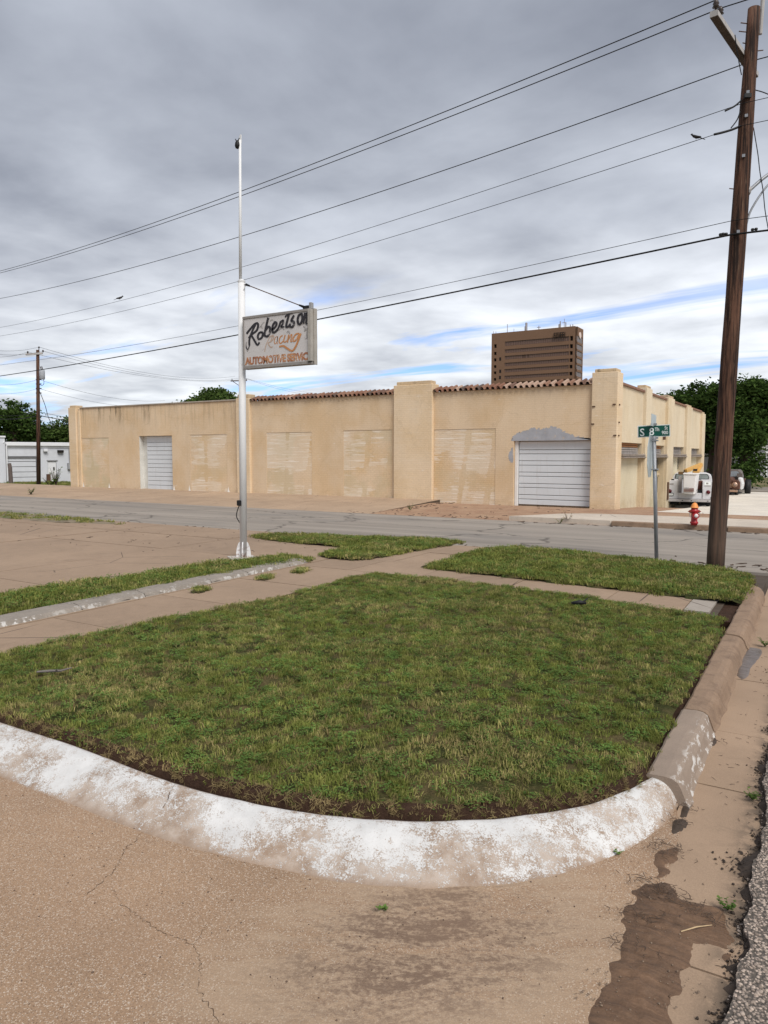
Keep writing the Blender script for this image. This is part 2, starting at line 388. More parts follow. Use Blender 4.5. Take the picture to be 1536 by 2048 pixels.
# ragged edge of the cross street's surface
random.seed(3)
agg_edge = []
for k in range(700):
    y = -4+17.38*k/699
    x0 = -.20
    agg_edge.append((x0+.05*mnoise.noise((y*1.1, 3, 0))+.035*mnoise.noise((y*6, 1, 0))+.012*mnoise.noise((y*30, 7, 0)), y))
flat('cross_street', agg_edge[::-1]+[(9.5, -4), (9.5, 13.38)], -.095, M_AGG)
far_side = MB().box(-.0, 9.5, 13.37, 13.40, -.3, -.1)

# right-hand kerb, cast in lengths
def kerbmat():
    g = G('kerb_concrete'); P = g.pos
    c = g.bright(rgb(.265, .182, .124), g.noise(1.6, 6., .65, P), .76, 1.16)
    c = g.mix(g.m_('MULTIPLY', g.ss(g.noise(4., 7., .7, P, .5), .48, .66), .6), c, rgb(.15, .10, .07))
    c = g.bright(c, g.noise(90., 4., .7, P), .80, 1.2)
    g.set(col=c, rough=.88, spec=.25, nrm=g.bump(g.m_('ADD', g.noise(70., 5., .7, P), g.m_('MULTIPLY', g.noise(9., 4., .6, P), 2.)), .45, .012)); return g.m
def greykerbmat():
    g = G('grey_kerb_concrete'); P = g.pos
    c = g.bright(rgb(.27, .21, .165), g.noise(2., 6., .65, P), .8, 1.15)
    c = g.bright(c, g.noise(100., 4., .7, P), .84, 1.16)
    sc = g.noise(9., 6., .7, g.mp(P, (3, 1, 1.2), (0, 0, 0)), .5)
    c = g.mix(g.m_('MULTIPLY', g.m_('MULTIPLY', g.ss(g.sep(P)[0], -.70, -.60), g.ss(sc, .53, .6)), .8), c, rgb(.62, .60, .57))
    g.set(col=c, rough=.85, spec=.25, nrm=g.bump(g.noise(80., 5., .7, P), .3, .008)); return g.m
M_KERB, M_KERBG = kerbmat(), greykerbmat()
kerb = tag(MB().box(-.76, -.66, 4.2, 12.3, -.3, -.08).build('kerb', M_JOINT), kind='structure')
def kerb_len(y0, y1, m, dz=0., dx=0.):
    prof = [(-.80, -.2), (-.80, -.004), (-.785, .006), (-.70, .008), (-.655, .002), (-.63, -.014), (-.612, -.045), (-.585, -.115), (-.565, -.14), (-.50, -.150), (-.5, -.2)]
    n = max(2, int((y1-y0)/.06)); b = MB(); k = len(prof)
    for i in range(n+1):
        y = y0+(y1-y0)*i/n
        for (x, z) in prof:
            w = 0 if z < -.15 else 1
            e = (mnoise.noise((x*9, y*5, z*9))*.010+mnoise.noise((x*30, y*22, z*30))*.004)*w
            b.v.append((x+dx+e, y, z+dz+e*.7))
    for i in range(n):
        for j in range(k-1): q = i*k+j; b.f.append((q, q+1, q+k+1, q+k))
    b.f.append(tuple(range(k))); b.f.append(tuple(n*k+j for j in reversed(range(k))))
    return b.build('kerb_section', m, kerb, smooth=False)
kerb_len(4.26, 5.52, M_KERBG, .004)
for a, c2, dz, dx in ((5.545, 6.95, 0, .006), (6.96, 8.1, -.006, .0), (8.115, 9.42, .004, .006), (9.43, 10.55, -.002, .0)): kerb_len(a, c2, M_KERB, dz, dx)
# the last length curls round the corner into the street
b = MB(); prof = [(.0, -.2), (0, 0), (.1, .006), (.16, -.012), (.19, -.06), (.215, -.14), (.22, -.2)]; path = []
for i in range(20):
    t = i/19; y = 10.57+t*1.5; path.append((-.80-(.0 if t < .35 else .9*((t-.35)/.65)**2), y, t))
for i, (x, y, t) in enumerate(path):
    a = math.atan2(2*.9/.65*max(t-.35, 0)/.65, 1.5)
    for (d, z) in prof:
        e = mnoise.noise((d*20, y*5, z*9))*.010
        b.v.append((x+d*math.cos(a)+e, y+d*math.sin(a), z+e*.6))
k = len(prof)
for i in range(19):
    for j in range(k-1): q = i*k+j; b.f.append((q, q+1, q+k+1, q+k))
b.f.append(tuple(range(k))); b.f.append(tuple(19*k+j for j in reversed(range(k))))
b.build('kerb_section', M_KERB, kerb)

# white painted roll-over kerb along the driveway
def whitekerb():
    g = G('worn_white_paint'); P = g.pos; uv = g.sep(g.uv)
    con = g.bright(rgb(.30, .215, .155), g.noise(3., 6., .65, P), .78, 1.15)
    con = g.bright(con, g.noise(120., 3., .65, P), .82, 1.18)
    n1 = g.noise(16., 9., .74, P, .2); n2 = g.noise(120., 5., .78, P, .1); n3 = g.noise(2.2, 3., .5, P)
    edge = g.n('ShaderNodeValToRGB', {0: uv[1]})
    e = edge.color_ramp.elements
    for p_, v_ in ((0., .47), (.04, .515), (.25, .535), (.50, .52), (.68, .505), (.84, .485), (.94, .455), (1., .38)):
        if p_ in (0., 1.): el = e[0] if p_ == 0. else e[len(e)-1]
        else: el = e.new(p_)
        el.color = (v_, v_, v_, 1)
    thr = g.m_('ADD', edge.outputs[0], g.m_('MULTIPLY', g.m_('SUBTRACT', n3, .5), .42))
    val = g.m_('ADD', g.m_('MULTIPLY', n1, .45), g.m_('MULTIPLY', n2, .55))
    pm0 = g.ss(g.m_('SUBTRACT', thr, val), -.02, .03)
    fine = g.ss(g.m_('ADD', g.m_('SUBTRACT', thr, val), g.m_('MULTIPLY', g.m_('SUBTRACT', g.noise(170., 3., .6, P), .5), .22)), -.01, .02)
    pm = g.m_('ADD', g.m_('MULTIPLY', pm0, .45), g.m_('MULTIPLY', fine, .52))
    white = g.bright(rgb(.63, .625, .615), g.noise(5., 6., .7, P), .74, 1.12)
    white = g.mix(g.m_('MULTIPLY', g.ss(uv[1], .10, .0), .55), white, rgb(.55, .40, .34))
    haze = g.m_('MULTIPLY', g.m_('MULTIPLY', g.ss(uv[1], 1.02, .82), g.ss(g.noise(6., 6., .7, P), .34, .60)), .40)
    con2 = g.mix(haze, con, rgb(.62, .57, .52))
    g.set(col=g.mix(pm, con2, white), rough=.8, spec=.3, nrm=g.bump(g.m_('ADD', g.m_('MULTIPLY', pm, 1.), g.noise(110., 4., .65, P)), .4, .005)); return g.m
M_WK = whitekerb()
K = 14; n = len(ci); b = MB(); uvs = []
fz = lambda w, s=0.: -.136*((1-s)*(.55*w*w*(3-2*w)+.45*w**2.2)+s*(.15*w+.85*w**4))
for i in range(n):
    for j in range(-1, K+1):
        if j == -1: p = Vector((ci[i].x, ci[i].y, -.2)); w = 0
        else:
            w = j/K; p = ci[i].lerp(co[i], w**1.0); p.z = fz(w, max(0, (i/n-.86)/.14)**1.5)
            if j == 0: p.z = -.012
            p.z += mnoise.noise((p.x*7, p.y*7, 0))*.005
        b.v.append(tuple(p)); uvs.append((i/n*9, w))
k = K+2
for i in range(n-1):
    for j in range(k-1): q = i*k+j; b.f.append((q, q+k, q+k+1, q+1))
me = b.mesh('rolled_kerb', M_WK, True)
ul = me.uv_layers.new(name='UVMap')
for l in me.loops: ul.data[l.index].uv = uvs[l.vertex_index]
wk = tag(link('rolled_kerb', me), kind='structure')

# cracks, each a shallow dark groove laid open in the concrete
M_CRACK = plain('crack_dark', rgb(.085, .055, .036), .3, 20.)
def ribbon(pts, w, z=None, jit=0., seed=0, sub=5):
    P = smoothline(pts, sub); b = MB(); w *= .5; random.seed(seed); L = []
    for i, p in enumerate(P):
        d = (P[min(i+1, len(P)-1)]-P[max(i-1, 0)]); d.z = 0; d.normalize(); q = Vector((-d.y, d.x, 0))
        p = p+q*random.uniform(-jit, jit); ww = w*random.choice((.15, .3, .5, .8, 1.1, 1.5))*(.4 if i in (0, len(P)-1) else 1)
        L.append((p-q*ww/2, p+q*ww/2))
    for i in range(len(L)-1): b.quad(L[i][0], L[i+1][0], L[i+1][1], L[i][1])
    return b
for sd_, (pts, w) in enumerate([
    ([(290, 1655), (268, 1682), (248, 1700), (240, 1722), (225, 1745), (200, 1765), (170, 1790)], .006),
    ([(225, 1778), (238, 1802), (275, 1832), (300, 1850), (330, 1868), (360, 1878), (388, 1893), (398, 1920), (403, 1945), (395, 1975), (412, 2005), (438, 2048)], .005),
    ([(392, 1885), (408, 1862), (418, 1845)], .003),
    ([(790, 1765), (770, 1800), (760, 1850)], .0)]):
    if w: ribbon(gnd(pts, -.1305), w, jit=.010, seed=sd_, sub=9).build('crack', M_CRACK, drive)
def curbpt(px, py, w):
    p = at(px, py, fz(w)); p.z = fz(w)+.004; return p
ribbon([curbpt(352, 1566, .02), curbpt(340, 1585, .2), curbpt(333, 1606, .45), curbpt(318, 1630, .7), curbpt(300, 1652, .95)], .006, jit=.004, seed=9).build('crack', M_CRACK, wk)

# ---------------------------------------------------------------- far side of the street: aprons up to the building line
XL, YB, BL = -35.486, 25.47, 29.39; XR = XL+BL
def slope_sheet(name, x0, x1, y0, y1, z0, z1, m, th=.15):
    return tag(MB().hexa([(x0, y0, z0-th), (x1, y0, z0-th), (x1, y1, z1-th), (x0, y1, z1-th), (x0, y0, z0), (x1, y0, z0), (x1, y1, z1), (x0, y1, z1)]).build(name, m), kind='structure')
ap = slope_sheet('apron', -44, -12.8, 20.22, 25.9, -.12, .09, M_JOINT)
sl = {}
for i, (xa, xb) in enumerate(zip([-44, -40, -36.2, -32.4, -28.6, -24.8, -21, -17.4], [-40, -36.2, -32.4, -28.6, -24.8, -21, -17.4, -12.8])):
    for (ya, yb) in ((20.22, 23.0), (23.0, 25.9)):
        za, zb = -.12+.21*(ya-20.22)/5.68+.012, -.12+.21*(yb-20.22)/5.68+.012; g_ = .015
        MB().hexa([(xa+g_, ya+g_, za-.05), (xb-g_, ya+g_, za-.05), (xb-g_, yb-g_, zb-.05), (xa+g_, yb-g_, zb-.05), (xa+g_, ya+g_, za), (xb-g_, ya+g_, za), (xb-g_, yb-g_, zb), (xa+g_, yb-g_, zb)]).build('slab', M_TAN, ap)
slope_sheet('brick_apron', -12.8, 30, 20.22, 24.6, -.11, 0.0, M_BROWN)
slope_sheet('dirt_verge', -12.8, -4.6, 24.6, 30.5, 0.0, lotz(30.5)+.006, M_BROWN)
slope_sheet('side_yard', -4.6, 45, 24.62, 36.5, -.004, lotz(36.5), M_LOT)
slope_sheet('back_yard', -5.9, 45, 36.5, 52, lotz(36.5), lotz(52)-.0, M_LOT)
slope_sheet('back_road', -30, 120, 56, 63, -.66, -.66, M_ROAD)
pl_ = [(-7.9, 20.3), (-7.3, 21.2), (-6.9, 21.9), (-6.3, 22.35), (-5.4, 22.6), (-3.6, 22.75), (0, 22.7), (24, 22.6), (24, 20.36), (-4.9, 20.36), (-4.95, 20.3)]
pw = flat('far_sidewalk', pl_, .03, M_PALE, .25)
fk = tag(MB().box(-4.9, 24, 20.30, 20.36, -.25, -.02).build('far_kerb', M_JOINT), kind='structure')
x = -4.9
for w in (2.9, 2.6, 2.9, 3.0, 3.0, 3.0, 3.0, 3.0, 3.0):
    MB().box(x+.01, x+w-.01, 20.17, 20.352, -.25, .026+random.uniform(-.006, .004)).build('kerb_section', M_KERB, fk, bevel=.02); x += w

# ---------------------------------------------------------------- lawns
def turfbase():
    g = G('turf_base'); P = g.pos
    c = g.mix(g.ss(g.noise(2.4, 6., .7, P), .4, .62), rgb(.050, .055, .020), rgb(.12, .095, .045))
    c = g.bright(c, g.noise(60., 4., .7, P), .5, 1.5)
    g.set(col=c, rough=1., spec=.05, nrm=g.bump(g.noise(90., 4., .7, P), .9, .02)); return g.m
M_TURF = turfbase()
def soilmat():
    g = G('damp_soil'); P = g.pos
    c = g.bright(rgb(.062, .034, .022), g.noise(12., 6., .7, P), .55, 1.5)
    g.set(col=c, rough=.95, spec=.15, nrm=g.bump(g.noise(60., 6., .75, P), 1., .03)); return g.m
M_SOIL = soilmat()
def blademat(name, c1, c2, c3, warm):
    g = G(name); P = g.pos
    rp = g.n('ShaderNodeNewGeometry').outputs['Random Per Island']; ri = g.n('ShaderNodeObjectInfo').outputs['Random']
    rr = g.m_('FRACT', g.m_('ADD', g.m_('MULTIPLY', rp, 3.7), g.m_('MULTIPLY', ri, 7.3)))
    c = g.mix(rr, c1, c2)
    patch = g.ss(g.m_('ADD', g.noise(.9, 5., .62, P), g.m_('MULTIPLY', g.noise(6., 4., .6, P), .62)), .74, .98)
    c = g.mix(g.m_('MULTIPLY', g.m_('MULTIPLY', patch, g.ss(rr, .15, .75)), warm), c, c3)
    c = g.bright(c, g.noise(1.3, 3., .6, P), .74, 1.24)
    c = g.bright(c, g.noise(7.5, 3., .55, P), .42, 1.50)
    tr = g.n('ShaderNodeBsdfTranslucent', {0: c}); d = g.n('ShaderNodeBsdfDiffuse', {0: c, 1: .6})
    mx = g.n('ShaderNodeMixShader', {0: .28, 1: d.outputs[0], 2: tr.outputs[0]})
    g.t.links.new(mx.outputs[0], g.out.inputs[0]); return g.m
M_BLADE = blademat('grass_blade', rgb(.125, .165, .036), rgb(.315, .320, .092), rgb(.50, .41, .19), 1.)
M_WEED = blademat('clover_leaf', rgb(.080, .150, .038), rgb(.165, .245, .066), rgb(.20, .19, .07), .4)
M_STRAW = blademat('straw', rgb(.22, .165, .08), rgb(.38, .30, .15), rgb(.25, .17, .08), .5)
def tuft(name, m, n, rad, hmin, hmax, wid, lean, leaf=False, seed=0):
    rg = np.random.RandomState(seed); V = []; T = []; Q = []
    for i in range(n):
        a = rg.rand()*6.283; r = rad*math.sqrt(rg.rand()); bx, by = r*math.cos(a), r*math.sin(a)
        az = rg.rand()*6.283; le = lean*rg.rand(); h = hmin+(hmax-hmin)*rg.rand(); w = wid*(.7+.6*rg.rand())
        dx, dy = math.cos(az), math.sin(az); px, py = -dy, dx
        o = len(V)
        if leaf:
            h0 = h*.5; s = w
            c0 = (bx+dx*le*h, by+dy*le*h, h)
            til = .5*rg.rand()
            V += [(c0[0]-px*s*.5, c0[1]-py*s*.5, h), (c0[0]+dx*s*.6, c0[1]+dy*s*.6, h+til*s*.3), (c0[0]+px*s*.5, c0[1]+py*s*.5, h), (c0[0]-dx*s*.6, c0[1]-dy*s*.6, h-til*s*.6)]
            Q.append((o, o+1, o+2, o+3))
        else:
            m1 = (bx+dx*le*h*.35, by+dy*le*h*.35, h*.6); t1 = (bx+dx*le*h, by+dy*le*h, h*(1-.35*le))
            V += [(bx-px*w/2, by-py*w/2, -.004), (bx+px*w/2, by+py*w/2, -.004), (m1[0]+px*w*.42, m1[1]+py*w*.42, m1[2]), (m1[0]-px*w*.42, m1[1]-py*w*.42, m1[2]), t1]
            Q.append((o, o+1, o+2, o+3)); T.append((o+3, o+2, o+4))
    me = np_mesh(name, V, np.array(T, int).reshape(-1, 3), np.array(Q, int).reshape(-1, 4), m)
    return bpy.data.objects.new(name, me)
def collect(name, objs):
    c = bpy.data.collections.new(name)
    for o in objs: c.objects.link(o)
    return c
TUFTS = collect('turf_tufts', [tuft('turf', M_BLADE, 44, .06, .022, .050, .0046, 1.1, seed=i) for i in range(5)]+[tuft('turf', M_WEED, 34, .055, .016, .042, .012, .5, True, seed=10+i) for i in range(3)]+[tuft('turf', M_STRAW, 22, .05, .02, .052, .0034, 1.3, seed=20+i) for i in range(1)])
FARTUFTS = collect('far_tufts', [tuft('turf', M_BLADE, 40, .10, .03, .060, .009, 1.0, seed=30+i) for i in range(4)]+[tuft('turf', M_WEED, 30, .09, .02, .05, .018, .5, True, seed=40+i) for i in range(2)])
DRY = collect('dry_tufts', [tuft('turf', M_STRAW, 26, .035, .02, .06, .0034, 2.2, seed=50+i) for i in range(3)]+[tuft('turf', M_BLADE, 14, .035, .02, .05, .004, 2., seed=55)])
def scatter(o, coll, density, smin, smax, seed=0, tilt=.25, gaps=False):
    ng = bpy.data.node_groups.new('scatter', 'GeometryNodeTree')
    ng.interface.new_socket('Geometry', in_out='INPUT', socket_type='NodeSocketGeometry'); ng.interface.new_socket('Geometry', in_out='OUTPUT', socket_type='NodeSocketGeometry')
    N = ng.nodes.new; Lk = ng.links.new
    gi, go = N('NodeGroupInput'), N('NodeGroupOutput')
    dp = N('GeometryNodeDistributePointsOnFaces'); dp.inputs['Density'].default_value = density; dp.inputs['Seed'].default_value = seed
    cinf = N('GeometryNodeCollectionInfo'); cinf.inputs['Collection'].default_value = coll; cinf.inputs['Separate Children'].default_value = True; cinf.inputs['Reset Children'].default_value = True
    ip = N('GeometryNodeInstanceOnPoints'); ip.inputs['Pick Instance'].default_value = True
    rr = N('FunctionNodeRandomValue'); rr.data_type = 'FLOAT_VECTOR'; rr.inputs[0].default_value = (-tilt, -tilt, 0); rr.inputs[1].default_value = (tilt, tilt, 6.283); rr.inputs['Seed'].default_value = seed+1
    rs = N('FunctionNodeRandomValue'); rs.data_type = 'FLOAT'; rs.inputs[2].default_value = smin; rs.inputs[3].default_value = smax; rs.inputs['Seed'].default_value = seed+2
    jn = N('GeometryNodeJoinGeometry')
    Lk(gi.outputs[0], dp.inputs[0]); Lk(dp.outputs[0], ip.inputs['Points']); Lk(cinf.outputs[0], ip.inputs['Instance'])
    Lk(rr.outputs[0], ip.inputs['Rotation']); Lk(rs.outputs[1], ip.inputs['Scale'])
    Lk(gi.outputs[0], jn.inputs[0]); Lk(ip.outputs[0], jn.inputs[0]); Lk(jn.outputs[0], go.inputs[0])
    if gaps:
        nz = N('ShaderNodeTexNoise'); nz.inputs['Scale'].default_value = 5.5; nz.inputs['Detail'].default_value = 3.
        ps = N('GeometryNodeInputPosition'); Lk(ps.outputs[0], nz.inputs['Vector'])
        mr = N('ShaderNodeMapRange'); mr.inputs[1].default_value = .34; mr.inputs[2].default_value = .47; mr.inputs[3].default_value = density*.10; mr.inputs[4].default_value = density
        Lk(nz.outputs[0], mr.inputs[0]); Lk(mr.outputs[0], dp.inputs['Density'])
    md = o.modifiers.new('scatter', 'NODES'); md.node_group = ng
def turf_mesh(name, poly, z, res, m, edge=.05, drop=.06):
    """uneven sheet inside an outline, rounded down at its rim"""
    P = np.array([(p[0], p[1]) for p in poly]); x0, y0 = P.min(0)-res; x1, y1 = P.max(0)+res
    nx, ny = int((x1-x0)/res)+1, int((y1-y0)/res)+1
    X, Y = np.meshgrid(x0+res*np.arange(nx), y0+res*np.arange(ny), indexing='ij')
    I = inside(X, Y, poly)
    cell = I[:-1, :-1] & I[1:, :-1] & I[1:, 1:] & I[:-1, 1:]
    # distance to outline
    D = np.full(X.shape, 9.)
    for i in range(len(P)):
        a, c = P[i], P[(i+1) % len(P)]; d = c-a; L2 = max((d*d).sum(), 1e-9)
        t = np.clip(((X-a[0])*d[0]+(Y-a[1])*d[1])/L2, 0, 1); D = np.minimum(D, np.hypot(X-a[0]-t*d[0], Y-a[1]-t*d[1]))
    ph = np.random.RandomState(len(poly)).rand(6)*6
    H = .010*np.sin(X*2.1+ph[0])*np.sin(Y*1.7+ph[1])+.007*np.sin(X*5.3+Y*2.2+ph[2])+.006*np.sin(Y*6.1-X*3.3+ph[3])+.005*np.random.RandomState(5).randn(*X.shape)*.5
    Z = z+H-drop*np.clip(1-D/edge, 0, 1)**1.6
    idx = -np.ones(X.shape, int); used = np.zeros(X.shape, bool)
    for s in ((slice(None, -1), slice(None, -1)), (slice(1, None), slice(None, -1)), (slice(1, None), slice(1, None)), (slice(None, -1), slice(1, None))): used[s] |= cell
    idx[used] = np.arange(used.sum()); V = np.stack([X[used], Y[used], Z[used]], 1)
    ii, jj = np.nonzero(cell); Q = np.stack([idx[ii, jj], idx[ii+1, jj], idx[ii+1, jj+1], idx[ii, jj+1]], 1)
    me = np_mesh(name, V, None, Q, m); o = bpy.data.objects.new(name, me); COL.objects.link(o); return o
def px_poly(pts, z=0., sub=3): return [(p.x, p.y) for p in smoothline(gnd(pts, z)+[gnd(pts[:1], z)[0]], sub)[:-1]]
A_top = [(-330, 1356), (-150, 1327), (0, 1302), (250, 1252), (500, 1203), (690, 1157), (745, 1146), (790, 1146), (900, 1157), (1100, 1184), (1300, 1210), (1455, 1236)]
A_right = [(1425, 1296), (1385, 1376), (1336, 1460), (1297, 1532), (1270, 1562)]
A_bot = [(1205, 1584), (1120, 1601), (1050, 1612), (950, 1620), (850, 1620), (730, 1614), (600, 1599), (480, 1575), (345, 1539), (150, 1474), (0, 1428), (-150, 1380)]
lawnA = [(p.x, p.y) for p in gnd(A_top+A_right+A_bot, .02)]
soil_poly = [(p.x, p.y) for p in gnd([(-330, 1345), (0, 1330), (600, 1250), (1000, 1250), (1440, 1262), (1455, 1256), (1473, 1238)], -.03)]+[(-.79, 8.0), (-.79, 6), (-.79, 4.3)]+[(p.x-.0, p.y+.006) for p in ci[::-1][::4]]
soil = flat('soil_bed', soil_poly, -.032, M_SOIL, .1)
tag(flat('soil_strip', [(-1.06, 8.9), (-.79, 8.9), (-.79, 12.2), (-1.06, 12.2)], -.034, M_SOIL, .1), kind='structure')
oA = turf_mesh('lawn', lawnA, .022, .04, M_TURF, .06, .06)
tag(oA, 'large trimmed lawn behind the white painted kerb', 'lawn', kind='stuff'); scatter(oA, TUFTS, 400, .55, 1.12, 1, gaps=True)
Cp = [(-150, 1212), (0, 1186), (120, 1168), (240, 1151), (400, 1128), (490, 1118), (560, 1111), (615, 1113), (630, 1119), (600, 1124), (470, 1146), (300, 1178), (150, 1207), (0, 1230), (-150, 1255)]
Bp = [(497, 1071), (560, 1067), (640, 1069), (760, 1074), (870, 1078), (930, 1084), (860, 1095), (770, 1112), (715, 1119), (650, 1114), (636, 1107), (668, 1099), (692, 1094), (627, 1088), (540, 1079)]
Ep = [(833, 1131), (900, 1114), (1000, 1093), (1100, 1098), (1250, 1114), (1400, 1131), (1480, 1141), (1506, 1153), (1509, 1166), (1497, 1190), (1487, 1204), (1400, 1197), (1200, 1173), (1000, 1151), (880, 1138)]
for nm, pp, lab, sd_ in (('grass_strip', Cp, 'narrow grass strip left of the white sign pole base', 2), ('grass_patch', Bp, 'small L shaped grass patch by the street, right of the sign pole', 3), ('corner_lawn', Ep, 'corner lawn under the street sign and utility pole', 4)):
    o = turf_mesh(nm, px_poly(pp, .03, 2), .03, .06, M_TURF, .08, .04)
    tag(o, lab, 'grass', kind='stuff'); scatter(o, FARTUFTS, 170, .7, 1.25, sd_)
# dead runners hanging over the cut edge of the lawn
b = MB()
inn = [Vector((x, y, 0)) for x, y in lawnA[len(A_top)+len(A_right)-2:]]
inn = smoothline(inn, 4)
for p, q in zip(inn[:-1], inn[1:]):
    d = (q-p).normalized(); nn = Vector((-d.y, d.x, 0))
    for (o0, z0, o1, z1) in ((-.05, .03, .0, .015), (.0, .015, .03, -.03)):
        b.quad(p+nn*o0+Vector((0, 0, z0)), q+nn*o0+Vector((0, 0, z0)), q+nn*o1+Vector((0, 0, z1)), p+nn*o1+Vector((0, 0, z1)))
de = b.build('dead_runners', M_SOIL); tag(de, 'dry brown grass runners along the cut edge of the large lawn', 'dry grass', kind='stuff'); scatter(de, DRY, 460, .4, .85, 9, 1.2)

# low stone edging beside the sidewalk, broken lengths with remains of white paint
def edgemat():
    g = G('edging_stone'); P = g.pos
    c = g.bright(rgb(.26, .225, .19), g.noise(3., 6., .7, P), .7, 1.2)
    c = g.bright(c, g.noise(40., 4., .7, P), .8, 1.2)
    nz = g.sep(g.n('ShaderNodeNewGeometry').outputs['Normal'])[2]
    c = g.mix(g.m_('MULTIPLY', g.ss(nz, .75, .3), g.ss(g.noise(11., 6., .7, P), .50, .60)), c, rgb(.72, .71, .69))
    c = g.mix(g.m_('MULTIPLY', g.ss(g.noise(6., 7., .75, P), .60, .68), .5), c, rgb(.6, .59, .57))
    g.set(col=c, rough=.9, nrm=g.bump(g.noise(50., 5., .7, P), .6, .015)); return g.m
M_EDGE = edgemat()
edging = tag(MB().box(-7.72, -7.5, 3.0, 9.9, -.1, .012).build('edging', M_JOINT), kind='structure')
y = 3.0
for w in (1.15, 1.3, .95, 1.2, .8, 1.0, .5):
    bb = MB(); nseg = 10
    for i in range(nseg+1):
        yy_ = y+.008+(w-.016)*i/nseg
        for (xx, z) in ((-7.84, -.05), (-7.84, .05), (-7.66, .06), (-7.52, .045), (-7.45, -.05)):
            e = mnoise.noise((xx*8, yy_*5, z*8+3))*.02
            bb.v.append((xx+e, yy_, z+(e*.5 if z > 0 else 0)))
    for i in range(nseg):
        for j in range(4): q = i*5+j; bb.f.append((q, q+1, q+6, q+5))
    bb.f.append((0, 1, 2, 3, 4)); bb.f.append(tuple(nseg*5+j for j in (4, 3, 2, 1, 0)))
    bb.build('edging_stone', M_EDGE, edging); y += w
